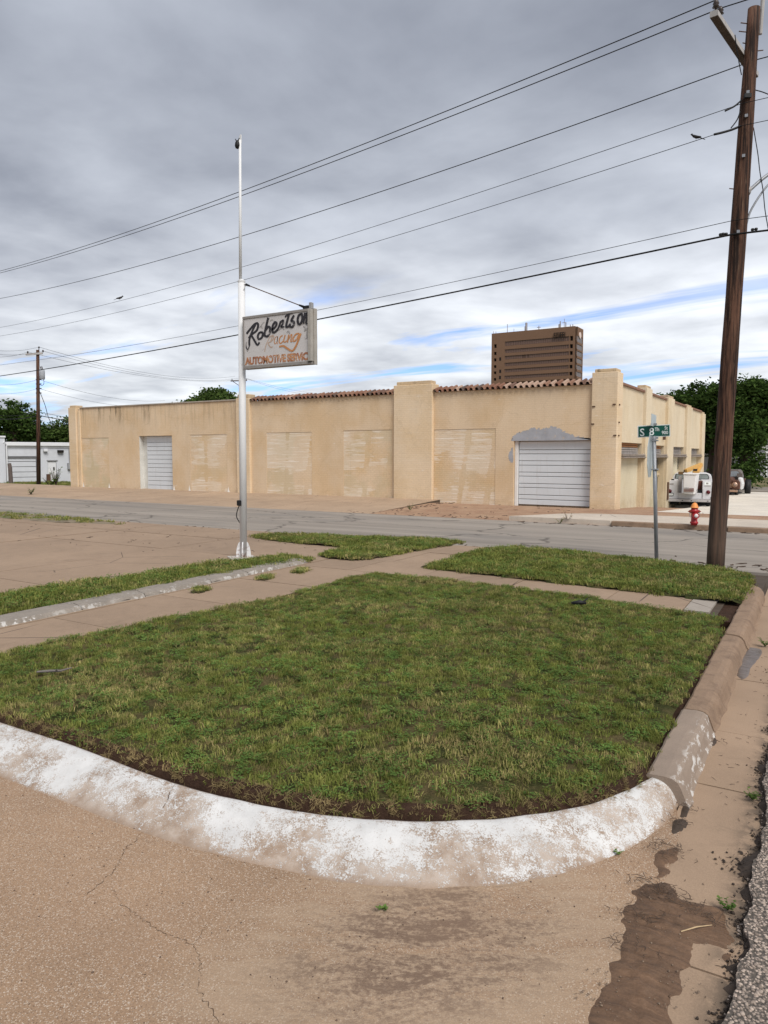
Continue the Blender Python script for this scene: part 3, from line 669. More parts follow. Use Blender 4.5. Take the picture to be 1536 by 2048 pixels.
# ================================================================ THE OLD GARAGE BUILDING
bld = thing('garage_building', 'long low cream painted masonry garage with clay tile parapet, piers and two white overhead doors', 'building', (XL, YB, 0))
O_ = Vector((XL, YB, 0))
def fac(px, py): p = at_y(px, py, YB)-O_; return p.x, p.z
def sid(px, py): p = at_x(px, py, XR)-O_; return p.y, p.z
def wallmat(name, col, ochre, bars=(), white=.0, pale=.0, seed=0., stain=0., brick=.5):
    g = G(name); o = g.mp(g.obj, loc=(seed*3.1, seed*1.7, seed*2.3)); q = g.sep(g.obj)
    xz = g.comb(g.m_('ADD', q[0], q[1]), q[2], 0.)
    br = g.n('ShaderNodeTexBrick', {'Vector': xz, 'Scale': 1., 'Mortar Size': .012, 'Mortar Smooth': .6, 'Brick Width': .22, 'Row Height': .078, 'Color1': (1, 1, 1, 1), 'Color2': (.82, .82, .82, 1), 'Mortar': (0, 0, 0, 1)})
    bf = g.sep(br.outputs[0])[0]
    c = g.mix(g.ss(g.noise(.5, 6., .62, o), .40, .66), col, ochre)
    c = g.bright(c, g.noise(.8, 5., .6, g.mp(o, (1, 1, .35))), .90, 1.08)
    c = g.bright(c, g.noise(22., 4., .7, o), .90, 1.10)
    c = g.mix(g.m_('MULTIPLY', g.m_('SUBTRACT', 1., bf), .20*brick), c, rgb(.30, .20, .12))
    # dirt low down and thin drips
    dr = g.noise(1., 6., .7, g.mp(o, (9, 9, .35)))
    c = g.mix(g.m_('MULTIPLY', g.ss(dr, .56, .72), .16), c, rgb(.34, .25, .15))
    c = g.mix(g.m_('MULTIPLY', g.m_('MULTIPLY', g.ss(q[2], .45, .0), g.ss(g.noise(3., 6., .7, o), .42, .62)), .35), c, rgb(.38, .27, .16))
    # flecks where the paint has gone
    cr_ = g.voro(.55, g.n('ShaderNodeVectorMath', {0: o, 1: g.n('ShaderNodeVectorMath', {0: g.n('ShaderNodeTexNoise', {'Vector': o, 'Scale': 1.6, 'Detail': 5.}).outputs[1], 'Scale': .7}, operation='SCALE').outputs[0]}, operation='ADD').outputs[0], 'DISTANCE_TO_EDGE')
    c = g.mix(g.m_('MULTIPLY', g.ss(cr_, .010, .002), .13), c, rgb(.28, .19, .11))
    fl = g.ss(g.noise(2.2, 9., .74, g.mp(o, (1.2, 1.2, 3.2))), .625, .65)
    c = g.mix(g.m_('MULTIPLY', fl, .7), c, rgb(.72, .62, .52))
    if pale: c = g.mix(g.m_('MULTIPLY', g.ss(g.noise(.8, 4., .55, g.mp(o, loc=(4, 2, 7))), .46, .60), pale), c, rgb(.52, .44, .29))
    if white:
        w1 = g.noise(1., 7., .68, g.mp(o, (1.1, 1.1, 9.), loc=(2, 5, 1)), .25)
        w2 = g.noise(.55, 3., .5, g.mp(o, loc=(8, 1, 3)))
        row = g.ss(bf, .2, .7)
        zone = g.m_('ADD', g.ss(q[2], 1.05, 1.45), g.m_('MULTIPLY', g.ss(q[2], .75, .4), .75))
        wv = g.m_('ADD', g.m_('ADD', w1, g.m_('MULTIPLY', g.m_('SUBTRACT', w2, .5), 1.3)), g.m_('MULTIPLY', g.m_('SUBTRACT', zone, .62), .26))
        for xb, kb in bars:
            dist = g.m_('ABSOLUTE', g.m_('SUBTRACT', q[0], g.m_('ADD', xb, g.m_('MULTIPLY', q[2], kb))))
            wv = g.m_('SUBTRACT', wv, g.m_('MULTIPLY', g.ss(dist, .16, .05), .25))
        c = g.mix(g.m_('MULTIPLY', g.ss(wv, .47, .56), white*.45), c, rgb(.72, .62, .50))
        ln = g.noise(1., 4., .6, g.mp(o, (.8, .8, 30.), loc=(3, 3, 9)), .15)
        c = g.mix(g.m_('MULTIPLY', g.m_('MULTIPLY', g.ss(ln, .545, .60), g.ss(wv, .43, .52)), white*.75), c, rgb(.80, .73, .64))
    if stain:
        st = g.noise(1., 6., .72, g.mp(o, (4.5, 4.5, .45)))
        patch = g.ss(g.noise(.7, 3., .5, g.mp(o, (1, 1, 0))), .38, .6)
        hi = g.m_('MULTIPLY', g.ss(q[2], 3.15, 4.3), patch)
        c = g.mix(g.m_('MULTIPLY', g.m_('MULTIPLY', g.ss(st, .52, .66), hi), stain), c, rgb(.10, .075, .05))
        c = g.mix(g.m_('MULTIPLY', g.m_('MULTIPLY', g.ss(g.noise(1., 5., .7, g.mp(o, (7, 7, .5), loc=(5, 5, 5))), .50, .62), g.ss(q[2], 2.6, 4.2)), stain*.3), c, rgb(.22, .16, .10))
    h = g.m_('ADD', g.m_('MULTIPLY', bf, .6*brick), g.noise(45., 5., .7, o))
    g.set(col=c, rough=.88, spec=.2, nrm=g.bump(h, .45, .012)); return g.m
CREAM, OCHRE = rgb(.675, .525, .365), rgb(.63, .46, .285)
M_WALL = wallmat('cream_wall_paint', CREAM, OCHRE)
M_WALLL = wallmat('stained_cream_wall', CREAM, OCHRE, stain=.9, seed=2)
M_PIER = wallmat('pier_paint', rgb(.70, .55, .38), rgb(.65, .49, .31), seed=4, white=.18)
M_SIDE = wallmat('side_wall_paint', rgb(.62, .525, .385), rgb(.58, .47, .32), seed=6, brick=.25)
M_SHADEIN = wallmat('side_infill_paint', rgb(.60, .535, .39), rgb(.54, .46, .30), seed=8, brick=.2)

def wall(name, m, P, s0, s1, z0, z1, ops, depth=.3, parent=bld, back=.32):
    """sheet with openings (s0,s1,z0,z1) and their reveals; P(s,z,d) gives the place, d inwards"""
    S_ = sorted({s0, s1}|{v for o in ops for v in o[:2]}); Z_ = sorted({z0, z1}|{v for o in ops for v in o[2:4]})
    b = MB()
    for i in range(len(S_)-1):
        for j in range(len(Z_)-1):
            a, c, e, f_ = S_[i], S_[i+1], Z_[j], Z_[j+1]; mx, mz = (a+c)/2, (e+f_)/2
            if any(o[0] < mx < o[1] and o[2] < mz < o[3] for o in ops): continue
            b.quad(P(a, e, 0), P(c, e, 0), P(c, f_, 0), P(a, f_, 0))
    for o in ops:
        d = o[4] if len(o) > 4 else depth
        a, c, e, f_ = o[:4]
        b.quad(P(a, e, 0), P(a, f_, 0), P(a, f_, d), P(a, e, d)); b.quad(P(c, e, d), P(c, f_, d), P(c, f_, 0), P(c, e, 0)); b.quad(P(a, f_, 0), P(c, f_, 0), P(c, f_, d), P(a, f_, d))
        if e > z0+.01: b.quad(P(a, e, d), P(c, e, d), P(c, e, 0), P(a, e, 0))
    b.quad(P(s0, z1, 0), P(s1, z1, 0), P(s1, z1, .32), P(s0, z1, .32))
    if back: b.quad(P(s0, z1, back), P(s1, z1, back), P(s1, z0, back), P(s0, z0, back))
    me = bpy.data.meshes.new(name); me.from_pydata(b.v, [], b.f); me.materials.append(m)
    bm = bmesh.new(); bm.from_mesh(me); bmesh.ops.remove_doubles(bm, verts=bm.verts, dist=.0005); bm.to_mesh(me); bm.free()
    return link(name, me, parent)
PF = lambda s, z, d: (s, d, z)
PS = lambda s, z, d: (BL-d, s, z)
dL, dR = (5.47, 7.86, -.3, 2.79), (25.72, 28.57, -.3, 2.345)
infl = [(.85, 3.12, .0, 2.74), (9.12, 11.52, .0, 2.80)]
infr = [(13.92, 16.45, .0, 2.83), (18.12, 20.52, .0, 2.86), (22.42, 25.0, .0, 2.82)]
eps = .018
wall('wall', M_WALLL, PF, .16, 12.2, -.3, 4.33, [(*dL, .30)]+[(a, c, -.3, f_, eps) for a, c, e, f_ in infl])
wall('wall', M_WALL, PF, 12.2, BL-.02, -.3, 4.27, [(*dR, .25)]+[(a, c, -.3, f_, eps) for a, c, e, f_ in infr])
for i, (a, c, e, f_) in enumerate(infl+infr):
    m = wallmat('infill_paint_%d' % i, CREAM, rgb(.63, .45, .26), bars=((a+(c-a)*.42, .05*(i-1)), (a+(c-a)*.86, .14)), white=(.45, .95, 1., 1., 1.)[i], pale=(.75, .25, .5, .4, .25)[i], seed=11+i*3, brick=.8)
    b = MB(); b.box(a+.004, c-.004, eps-.003, .2, -.3, f_-.004)
    b.build('infill_panel', m, bld)
    # slanting board marks left on the infill
# white scuff triangles at the foot of openings
M_WHITE = plain('old_white_paint', rgb(.80, .77, .72), .1, 6., .8)
for s in (.95, 3.08, 9.02, 11.58, 7.95):
    b = MB(); b.quad((s-.09, -.006, .02), (s+.10, -.006, .02), (s+.03, -.006, .19), (s-.01, -.006, .36)); b.box(s-.05, s+.05, -.012, 0, .02, .10)
    b.build('paint_scuff', M_WHITE, bld)
# grey primer above the right door
random.seed(11)
def primermat():
    g = G('grey_primer'); c = g.bright(rgb(.34, .345, .37), g.noise(2.5, 7., .7), .72, 1.25)
    c = g.mix(g.m_('MULTIPLY', g.ss(g.noise(6., 7., .7), .56, .66), .5), c, rgb(.55, .42, .27))
    g.set(col=c, rough=.85, nrm=g.bump(g.noise(50., 4.), .3, .006)); return g.m
M_PRIM = primermat()
def ragged(pts, n=9, j=.03):
    out = []
    for i in range(len(pts)):
        a, c = pts[i], pts[(i+1) % len(pts)]
        for k in range(n):
            t = k/n; out.append((a[0]+(c[0]-a[0])*t+(random.uniform(-j, j)*1.5 if a[2] else 0), a[1]+(c[1]-a[1])*t+(random.uniform(-j, j)*1.5 if a[2] else 0)))
    return out
z0 = dR[3]
pr = [(25.66, z0+.003, 0), (28.54, z0+.003, 1), (28.54, z0+.07, 1), (28.1, z0+.11, 1), (27.75, z0+.24, 1), (27.45, z0+.42, 1), (27.1, z0+.50, 1), (26.75, z0+.40, 1), (26.45, z0+.47, 1), (26.1, z0+.38, 1), (25.85, z0+.25, 1), (25.62, z0+.12, 1)]
P2 = ragged(pr); b = MB(); b.exy(P2, -.005, -.0005); b.build('primer_patch', M_PRIM, bld)
P2 = ragged([(25.70, 1.55, 1), (25.70, 2.1, 1), (25.62, 2.06, 1), (25.52, 1.85, 1), (25.55, 1.62, 1)], 5, .02); MB().exy(P2, -.005, -.0005).build('primer_patch', M_PRIM, bld)

# overhead doors: frame and ribbed panels
def doormat():
    g = G('white_steel_door'); c = g.bright(rgb(.62, .645, .67), g.noise(.8, 5.), .9, 1.07)
    c = g.mix(g.m_('MULTIPLY', g.ss(g.noise(1., 6., .7, g.mp(g.obj, (6, 6, .5))), .54, .72), .3), c, rgb(.40, .37, .33))
    g.set(col=c, rough=.5, spec=.4, nrm=g.bump(g.noise(14., 3.), .05, .004)); return g.m
M_DOOR = doormat(); M_FRAME = plain('white_frame', rgb(.70, .69, .68), .1, 3., .6)
def overhead(x0, x1, zb, zt, y, cuts, lab):
    d = MB().box(x0, x1, y+.05, y+.09, zb, zt).build('overhead_door', plain('door_core', rgb(.2, .2, .2)), bld)
    zc = [zb]+cuts+[zt]
    for a, c in zip(zc[:-1], zc[1:]):
        MB().box(x0+.005, x1-.005, y, y+.05, a+.009, c-.009).build('door_panel', M_DOOR, d, bevel=.012)
    return d
zz_ = [.03+(2.345-.03)*k for k in (.075, .145, .26, .325, .44, .505, .615, .685, .795, .86)]
overhead(25.86, 28.56, .0, 2.335, .18, zz_, '')
MB().box(25.73, 25.85, .10, .24, -.05, 2.338).build('door_frame', M_FRAME, bld, bevel=.008)
zz_ = [.1+(2.79-.1)*k for k in (.07, .155, .235, .315, .40, .475, .56, .64, .72, .80, .88)]
overhead(5.80, 7.85, .06, 2.78, .22, zz_, '')
M_REV = plain('white_reveal', rgb(.60, .59, .55), .15, 2., .8)
MB().box(5.475, 5.50, .012, .298, -.1, 2.785).box(5.50, 5.80, .28, .299, -.1, 2.785).build('door_reveal', M_REV, bld)

# piers
def pier(x0, x1, zt, zc, y0=-.13, m=None, inset=.06, y1=.45, name='pier', cy0=None):
    p = MB().box(x0, x1, y0, y1, -.35, zt).build(name, m or M_PIER, bld, bevel=.02)
    MB().box(x0+inset, x1-inset, y0+inset*.9, y1-inset, zt+.001, zc).build('pier_cap', M_CAP, p, bevel=.025)
    return p
M_CAP = wallmat('weathered_pier_cap', rgb(.58, .44, .28), rgb(.42, .33, .24), seed=21, stain=.6)
pier(.0, .62, 4.40, 4.52); pier(.66, .86, 4.22, 4.26, -.05)
pier(12.22, 13.02, 4.42, 4.60); pier(20.66, 22.40, 4.60, 4.74, -.14, inset=.09); pier(28.58, 29.46, 4.66, 4.78, -.13, inset=.07, y1=.62)
# left parapet coping
MB().box(.86, 12.2, -.05, .40, 4.332, 4.40).build('coping', plain('grey_coping', rgb(.33, .28, .23), .3, 2., .9), bld, bevel=.015)
# clay roof tiles, one by one
tile_mats = [plain('terracotta_%d' % i, c, .3, 9., .85, .3, 60., dirt=rgb(.09, .07, .06), dirtamt=.55) for i, c in enumerate([rgb(.20, .095, .06), rgb(.24, .13, .085), rgb(.15, .085, .062), rgb(.38, .26, .195), rgb(.11, .075, .06)])]
def tile_mesh(m, w=.25):
    pr = []
    for k in range(9):
        t = math.pi*k/8; pr.append((-.062*math.cos(t)*1.12, .066*math.sin(t)))
    for k in range(1, 6):
        t = math.pi*k/5; pr.append((.07+.056*(1-math.cos(t)), -.030*math.sin(t)))
    b = MB(); n = len(pr)
    ys = [(-.13, .0, 1.06), (.12, .08, 1.), (.46, .18, .92)]
    for (y, z, s) in ys:
        for (x, h) in pr: b.v.append((x*s, y, z+h*s+.03))
        for (x, h) in pr: b.v.append((x*s, y, z+h*s+.03-.020))
    for i in range(2):
        for j in range(n-1):
            q = i*2*n+j; b.f.append((q, q+1, q+2*n+1, q+2*n)); q += n; b.f.append((q, q+2*n, q+2*n+1, q+1))
    for j in range(n-1): b.f.append((j, j+n, j+n+1, j+1))
    return b.mesh('roof_tile', m, False)
TM = [tile_mesh(m) for m in tile_mats]
random.seed(5)
def tiles(x0, x1, z, wts):
    n = int((x1-x0)/.215); st = (x1-x0)/n
    MB().quad((x0, -.08, z+.005), (x1, -.08, z+.005), (x1, .46, z+.17), (x0, .46, z+.17)).quad((x0, .46, z+.17), (x1, .46, z+.17), (x1, .46, z-.1), (x0, .46, z-.1)).build('tile_bed', tile_mats[4], bld)
    for i in range(n):
        o = link('roof_tile', random.choices(TM, wts[0] if i < n*.45 else wts[1])[0], bld)
        o.location = (x0+(i+.35)*st, random.uniform(-.02, .02), z+random.uniform(0, .012)); o.rotation_euler = (random.uniform(-.02, .02), random.uniform(-.05, .05), random.uniform(-.03, .03)); s = st/.235
        o.scale = (s, 1, 1)
tiles(13.04, 20.64, 4.272, ([3, 2, 4, .5, 3], [4, 3, 3, 1, 2])); tiles(22.42, 28.56, 4.272, ([4, 3, 2, 1.5, 2], [2, 4, 1, 4, 1]))
# little rusty bolts on the corner pier
M_RUST = plain('rusted_iron', rgb(.10, .055, .035), .3, 10., .8)
for (x, z) in ((29.35, 3.55), (29.40, 2.50), (28.66, 3.5), (28.64, 2.9)): MB().box(x-.05, x+.05, -.16, -.13, z-.02, z+.02).build('iron_bolt', M_RUST, bld)
for z in (3.55, 2.95, 2.5): MB().box(29.46, 29.50, .05, .11, z-.03, z+.02).build('iron_bolt', M_RUST, bld)
# roof deck and hidden walls
M_ROOF = plain('roof_felt', rgb(.16, .15, .14), .2, 1.)
SD = 21.7
MB().box(.3, BL-.35, .47, SD-.3, 3.6, 3.75).build('roof', M_ROOF, bld)
MB().box(.0, .3, .46, SD, -.9, 4.1).build('wall', M_WALL, bld); MB().box(.3, BL-.32, SD-.3, SD, -1.1, 4.1).build('wall', M_WALL, bld)

# ---- right side: four bays between piers
sp = [(0, .62), (4.32, 5.40), (9.07, 10.59), (14.44, 16.03), (19.92, 20.99)]
bays = [(.62, 4.32), (5.40, 9.07), (10.59, 14.44), (16.03, 19.92)]
ops = []
tops = [2.28, 2.24, 2.22, 2.18]
for (a, c), t in zip(bays, tops): ops.append((a+.03, c-.05, -1.2, t, .42))
wall('wall', M_SIDE, PS, .02, SD, -1.2, 4.26, ops, back=.6)
for i, (a, c) in enumerate(sp[1:]):
    zt = (4.46, 4.40, 4.30, 4.20)[i]
    p = MB().box(BL-.32, BL+.13, a, c, -1.2, zt).build('pier', M_SIDE, bld, bevel=.02)
    MB().box(BL-.26, BL+.07, a+.06, c-.06, zt+.001, zt+.11).build('pier_cap', M_CAP, p, bevel=.02)
M_BRCOP = plain('brown_tile_coping', rgb(.22, .12, .08), .35, 5., .9, .4, 30.)
for (a, c) in bays: MB().box(BL-.34, BL+.07, a+.02, c-.02, 4.262, 4.36).build('coping', M_BRCOP, bld, bevel=.02)
M_WOOD = plain('weathered_board', rgb(.30, .27, .25), .35, 4., .9, .3, 40., dirt=rgb(.12, .10, .09))
M_WOODO = plain('orange_board', rgb(.34, .15, .06), .3, 5., .85, .3, 40., dirt=rgb(.14, .08, .05))
M_LEDGE = plain('grey_ledge', rgb(.24, .20, .17), .3, 3., .9)
M_GLASS = plain('dark_pane', rgb(.05, .055, .06), .2, 2., .15, 0)
for i, ((a, c), t) in enumerate(zip(bays, tops)):
    a0, c0 = a+.03, c-.05
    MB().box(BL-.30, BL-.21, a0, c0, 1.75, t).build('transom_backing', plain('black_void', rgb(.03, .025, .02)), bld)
    nb = 5; h = (t-1.86)/nb
    for k in range(nb):
        mm = M_WOODO if (i in (0, 1) and k >= nb-2) else M_WOOD
        MB().box(BL-.20, BL-.11-.006*k, a0+.01, c0-.12, 1.86+h*k+.008, 1.86+h*(k+1)-.008).build('transom_board', mm, bld, bevel=.006)
    led = MB().box(BL-.19, BL+.13, a0-.02, c0+.10, 1.79, 1.86).build('ledge', M_LEDGE, bld, bevel=.015)
    MB().box(BL-.19, BL+.16, a0-.03, c0+.12, 1.72, 1.775).build('ledge_board', M_LEDGE, led, bevel=.01)
    dw = .95 if i in (1, 2) else 0
    MB().box(BL-.45, BL-.14, a0, c0-dw, -1.2, 1.75).build('infill_panel', M_SHADEIN, bld)
    if dw:
        d = MB().box(BL-.46, BL-.22, c0-dw+.08, c0-.02, -1.2, 1.40).build('door', wallmat('side_door_paint_%d' % i, rgb(.58, .50, .33), rgb(.5, .42, .26), seed=30+i, brick=0), bld)
        MB().box(BL-.46, BL-.17, c0-dw, c0-dw+.08, -1.2, 1.75).box(BL-.46, BL-.18, c0-dw+.08, c0-.0, .92, 1.02).build('door_frame', M_SIDE, d)
        MB().box(BL-.22, BL-.205, c0-dw+.2, c0-.18, 1.12, 1.62).build('door_pane', M_GLASS, d); MB().box(BL-.22, BL-.205, c0-dw+.2, c0-.18, .15, .85).build('door_pane', M_GLASS, d)
# pale infill under the first bay's drips come from the paint itself
MB().box(BL+.13, BL+.17, 9.2, 9.5, -.2, .6).build('downpipe', M_RUST, bld)
MB().box(BL+.005, BL+.05, 8.35, 8.75, 2.75, 3.05).box(BL+.005, BL+.12, 8.55, 8.62, 2.5, 2.78).build('meter_bracket', M_RUST, bld)
# ================================================================ OFFICE TOWER, FAR BUILDINGS
TC = at_d(1152.5, 660, 350)                     # the tower's near corner
tY, tX = TC.y, TC.x
tw = thing('office_tower', 'brown brick high-rise office block with dark ribbon windows and letters on its crown', 'office tower', (tX, tY, 0))
T_ = Vector((tX, tY, 0))
tf = lambda px, py: at_y(px, py, tY)-T_
ts = lambda px, py: at_x(px, py, tX)-T_
M_TW = plain('brown_brick', rgb(.185, .108, .068), .10, .05, .9, .1, .5)
M_TG = plain('tinted_pane', rgb(.155, .098, .078), .2, .06, .5, 0, spec=.25)
M_TGS = plain('side_pane', rgb(.17, .15, .148), .2, .06, .5, 0, spec=.3)
M_TK = plain('dark_opening', rgb(.012, .009, .008), .1, 1.)
x0 = tf(983, 700).x; zt = tf(1142, 652).z; xn = tf(1142, 700).x; ye = ts(1166, 700).y; ztl = tf(983, 668).z
zt = (zt+ztl)/2
rows = []
for cz, hh in ((315, 60), (420, 50), (510, 48), (605, 46), (692, 44), (785, 44)):
    py = 630+cz*.1497; z = tf(1137, py).z; rows.append((z, hh*.1497/FOC*350*.5*1.0))
rows += [(rows[-1][0]-3.25*k, rows[-1][1]) for k in range(1, 5)]
wx0, wx1 = tf(1009.4, 700).x, tf(1138, 700).x
dx0, dx1 = tf(1139.6, 700).x, tf(1145.4, 700).x
sx0, sx1 = tf(988, 700).x, tf(993, 700).x
ops = []
for z, h in rows: ops.append((wx0, wx1, z-h, z+h, .46))
for k, (z, h) in enumerate(rows): ops += [(sx0, sx1, z-h*.95-.6, z+h*.75-.6, 1.5), (dx0, dx1, z-h*1.05, z+h*1.05, 1.5)]
def twall(name, m, P, s0, s1, z0, z1, ops): return wall(name, m, P, s0, s1, z0, z1, ops, parent=tw, back=2.)
tfw = twall('wall', M_TW, lambda s, z, d: (s, d, z), x0, dx1+1.2, -8, zt, ops)
MB().box(dx1+1.2, 0, .9, 2., -8, zt-.2).build('wall', M_TW, tw)       # recessed corner strip
twall('wall', M_TW, lambda s, z, d: (-d, s, z), .9, ye, -8, zt, [(1.2, ye-1, z-h*1.35, z+h*1.35, .4) for z, h in rows])
MB().box(x0+.1, -.1, ye-.4, ye, -8, zt-.1).box(x0, x0+.4, .4, ye, -8, zt-.1).build('wall', M_TW, tw)
MB().box(x0+.5, -.5, 1.5, ye-.5, zt-1.2, zt-.8).build('roof', plain('tower_roof', rgb(.2, .19, .18)), tw)
n = 36; pw_ = (wx1-wx0)/n
for z, h in rows[:6]:
    bnd = MB().box(wx0, wx1, .45, .6, z-h, z+h).build('window_band', plain('mullion', rgb(.10, .062, .048), .1, .1), tw)
    pm = MB().box(-pw_/2+.09, pw_/2-.09, .32, .44, -h+.1, h-.1).mesh('pane', M_TG)
    for k in range(n):
        if z == rows[2][0] and k in (10, 11, 13): continue
        link('pane', pm, bnd, loc=(wx0+(k+.5)*pw_, 0, z))
    MB().box(sx0, sx1, 1.2, 1.3, z-h-.6, z+h-.6).box(dx0, dx1, 1.2, 1.3, z-h*1.1, z+h*1.1).build('dark_window', M_TK, tw)
    MB().box(dx1+1.25, -.05, .80, .899, z-h, z+h).build('corner_pane', M_TGS, tw)
    sb = MB().box(-.42, -.36, 1.2, ye-1, z-h*1.35, z+h*1.35).build('window_band', M_TK, tw)
    for k in range(5):
        yy0 = 1.3+(ye-2.4)*k/5; MB().box(-.36, -.2, yy0, yy0+(ye-2.4)/5-.1, z-h*1.35+.08, z+h*1.35-.08).build('pane', M_TGS, sb)
for px, py in ((1000.5, 718), (1000.5, 742.5), (1000, 755)):
    p = tf(px, py); MB().box(p.x-.5, p.x+.5, -.05, .0, p.z-.8, p.z+.8).build('small_window', M_TK, tw)
def textmesh(s, name, m, parent, w, h, depth, loc, rot, offset=0., sp=1.):
    c = bpy.data.curves.new(name, 'FONT'); c.body = s; c.size = 1; c.extrude = .5; c.offset = offset; c.resolution_u = 3; c.space_character = sp
    o = bpy.data.objects.new(name, c); COL.objects.link(o); dg = bpy.context.evaluated_depsgraph_get(); dg.update()
    me = bpy.data.meshes.new_from_object(o.evaluated_get(dg)); bpy.data.objects.remove(o)
    co_ = np.empty(len(me.vertices)*3, np.float32); me.vertices.foreach_get('co', co_); co_ = co_.reshape(-1, 3)
    mn, mx = co_.min(0), co_.max(0); co_ = (co_-mn)/(mx-mn); co_[:, 0] *= w; co_[:, 1] *= h; co_[:, 2] = (co_[:, 2])*depth
    me.vertices.foreach_set('co', co_.ravel()); me.materials.clear(); me.materials.append(m); me.update()
    o = link(name, me, parent, loc=loc); o.rotation_euler = rot; return o
a = tf(1108, 667.5); c = tf(1134, 659)
textmesh('STIFEL', 'lettering', M_TK, tw, c.x-a.x, 2.6, .3, (a.x, -.35, zt-5.0), (R(90), 0, 0), .0)
p = ts(1160, 664); MB().lathe([(1.5, 0), (1.5, .25)], (.0, p.y, zt-3.6), 20, 'x').build('emblem', plain('pale_emblem', rgb(.72, .60, .55)), tw)
M_ANT = plain('antenna_grey', rgb(.34, .32, .33), .1, 1.)
for px, py, r in ((986, 662, .12), (991, 663, .12), (1014, 648, .16), (1027, 657, .12), (1052, 645, .55), (1077, 651, .2), (1120, 642, .3), (1128, 637, .14), (1131, 645, .25), (1140, 649, .2), (1145, 648, .2)):
    p = tf(px, py); zb = zt; zt2 = max(p.z, zb+1)
    b = MB().tube([(p.x, .6, zb-.1), (p.x, .6, zt2)], r, 6)
    if r > .25: b.box(p.x-.8, p.x+.2, .2, 1., zb, zb+(zt2-zb)*.55)
    if px in (1128, 1077): b.box(p.x-1, p.x+1, .5, .7, zb+(zt2-zb)*.5, zb+(zt2-zb)*.5+.25)
    b.build('antenna', M_ANT, tw)

# ---- white workshop on the far left
wA, wB = at_d(4, 960.5, 50), at_d(146, 956.5, 53); wA.z = wB.z = .05
ang = math.atan2(wB.y-wA.y, wB.x-wA.x); LW = (wB-wA).length
ws = thing('white_workshop', 'low white rendered workshop with a wide garage door, behind the left utility pole', 'building', (wA.x, wA.y, -.0), ang)
nW = Vector((-math.sin(ang), math.cos(ang), 0))
def wf(px, py):
    p = on(px, py, wA, nW)-wA; return p.x*math.cos(ang)+p.y*math.sin(ang), p.z
M_WR = plain('white_render', rgb(.60, .62, .66), .08, .6, .85, .15, 30., dirt=rgb(.42, .42, .43))
M_WT = plain('white_trim', rgb(.72, .73, .75), .06, 1., .7)
g0, g1 = wf(16, 940)[0], wf(73.5, 940)[0]; gz = wf(40, 911)[1]
dz0, dz1 = wf(95.5, 930)[0], wf(113, 930)[0]; dzt = wf(100, 920.5)[1]
ht = wf(10, 890)[1]
wall('wall', M_WR, lambda s, z, d: (s, d, z), .3, 9, -.8, ht, [(g0, g1, -.8, gz, .15), (dz0, dz1, -.8, dzt, .1)], parent=ws)
MB().box(.25, 9, -.18, .5, ht+.002, ht+.26).build('coping', M_WT, ws, bevel=.02); MB().box(.3, 9, -.06, -.0, ht-.12, ht).build('cornice', M_WT, ws)
MB().box(.3, 9, .33, 7, -.8, ht-.1).build('side_walls', M_WR, ws)
gd = MB().box(g0, g1, .12, .16, -.8, gz-.02).build('garage_door', plain('door_core', rgb(.2, .2, .2)), ws)
for k in range(5):
    h = (gz+.1)/5; MB().box(g0+.02, g1-.02, .07, .12, -.1+h*k+.012, -.1+h*(k+1)-.025).build('door_panel', M_WR, gd, bevel=.01)
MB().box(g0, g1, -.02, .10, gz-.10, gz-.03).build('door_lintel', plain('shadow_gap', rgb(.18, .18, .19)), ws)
dd = MB().box(dz0+.02, dz1-.02, .05, .1, -.3, dzt-.03).build('door', M_WT, ws); MB().box(dz1-.22, dz1-.14, -.02, .05, .75, .95).build('handle', M_TK, dd)
MB().box(dz0-.06, dz1+.08, -.04, .0, dzt, dzt+.07).build('door_hood', plain('grey_trim', rgb(.3, .3, .31)), ws)
for px, py, r, dk in ((90, 899, .13, 0), (120, 901, .2, 1)):
    s, z = wf(px, py); MB().box(s-r, s+r, -.22, 0, z-.10, z+.08).build('wall_light', M_TK if dk else M_WT, ws, bevel=.02)
s, z = wf(139, 930); b = MB().box(s-.16, s+.16, -.2, 0, z-.25, z+.2); b.tube([(s-.02, -.08, z+.2), (s-.02, -.08, ht-.15)], .03, 6).build('electric_meter', plain('grey_trim', rgb(.3, .3, .31)), ws)
s, z = wf(94, 955); MB().box(s-.12, s+.12, -.5, -.3, -.4, z+.3).build('gas_meter', M_RUST, ws)
na = thing('white_outbuilding', 'taller white wall at the left edge of the frame beside the low workshop', 'building', (wA.x, wA.y, 0), ang)
h2 = wf(2, 874)[1]; MB().box(-7, .2, -.35, 5, -.8, h2).build('wall', M_WR, na); MB().box(-7.05, .25, -.42, 5.05, h2+.002, h2+.12).build('coping', M_WT, na, bevel=.02); MB().tube([(.32, -.15, 0), (.32, -.15, h2-.5), (.1, -.36, h2-.3)], .06, 8).build('downpipe', M_WT, na)
p = at_d(22, 961, 48.5); b = MB().tube([(0, 0, -.3), (-.05, 0, 1.0), (-.12, 0, 1.30)], [.14, .13, .12], 8)
tag(b.build('timber_post', plain('grey_timber', rgb(.12, .095, .085), .3, 5., .9), loc=(p.x, p.y, -.05)), 'short leaning timber post in front of the white workshop door', 'post')

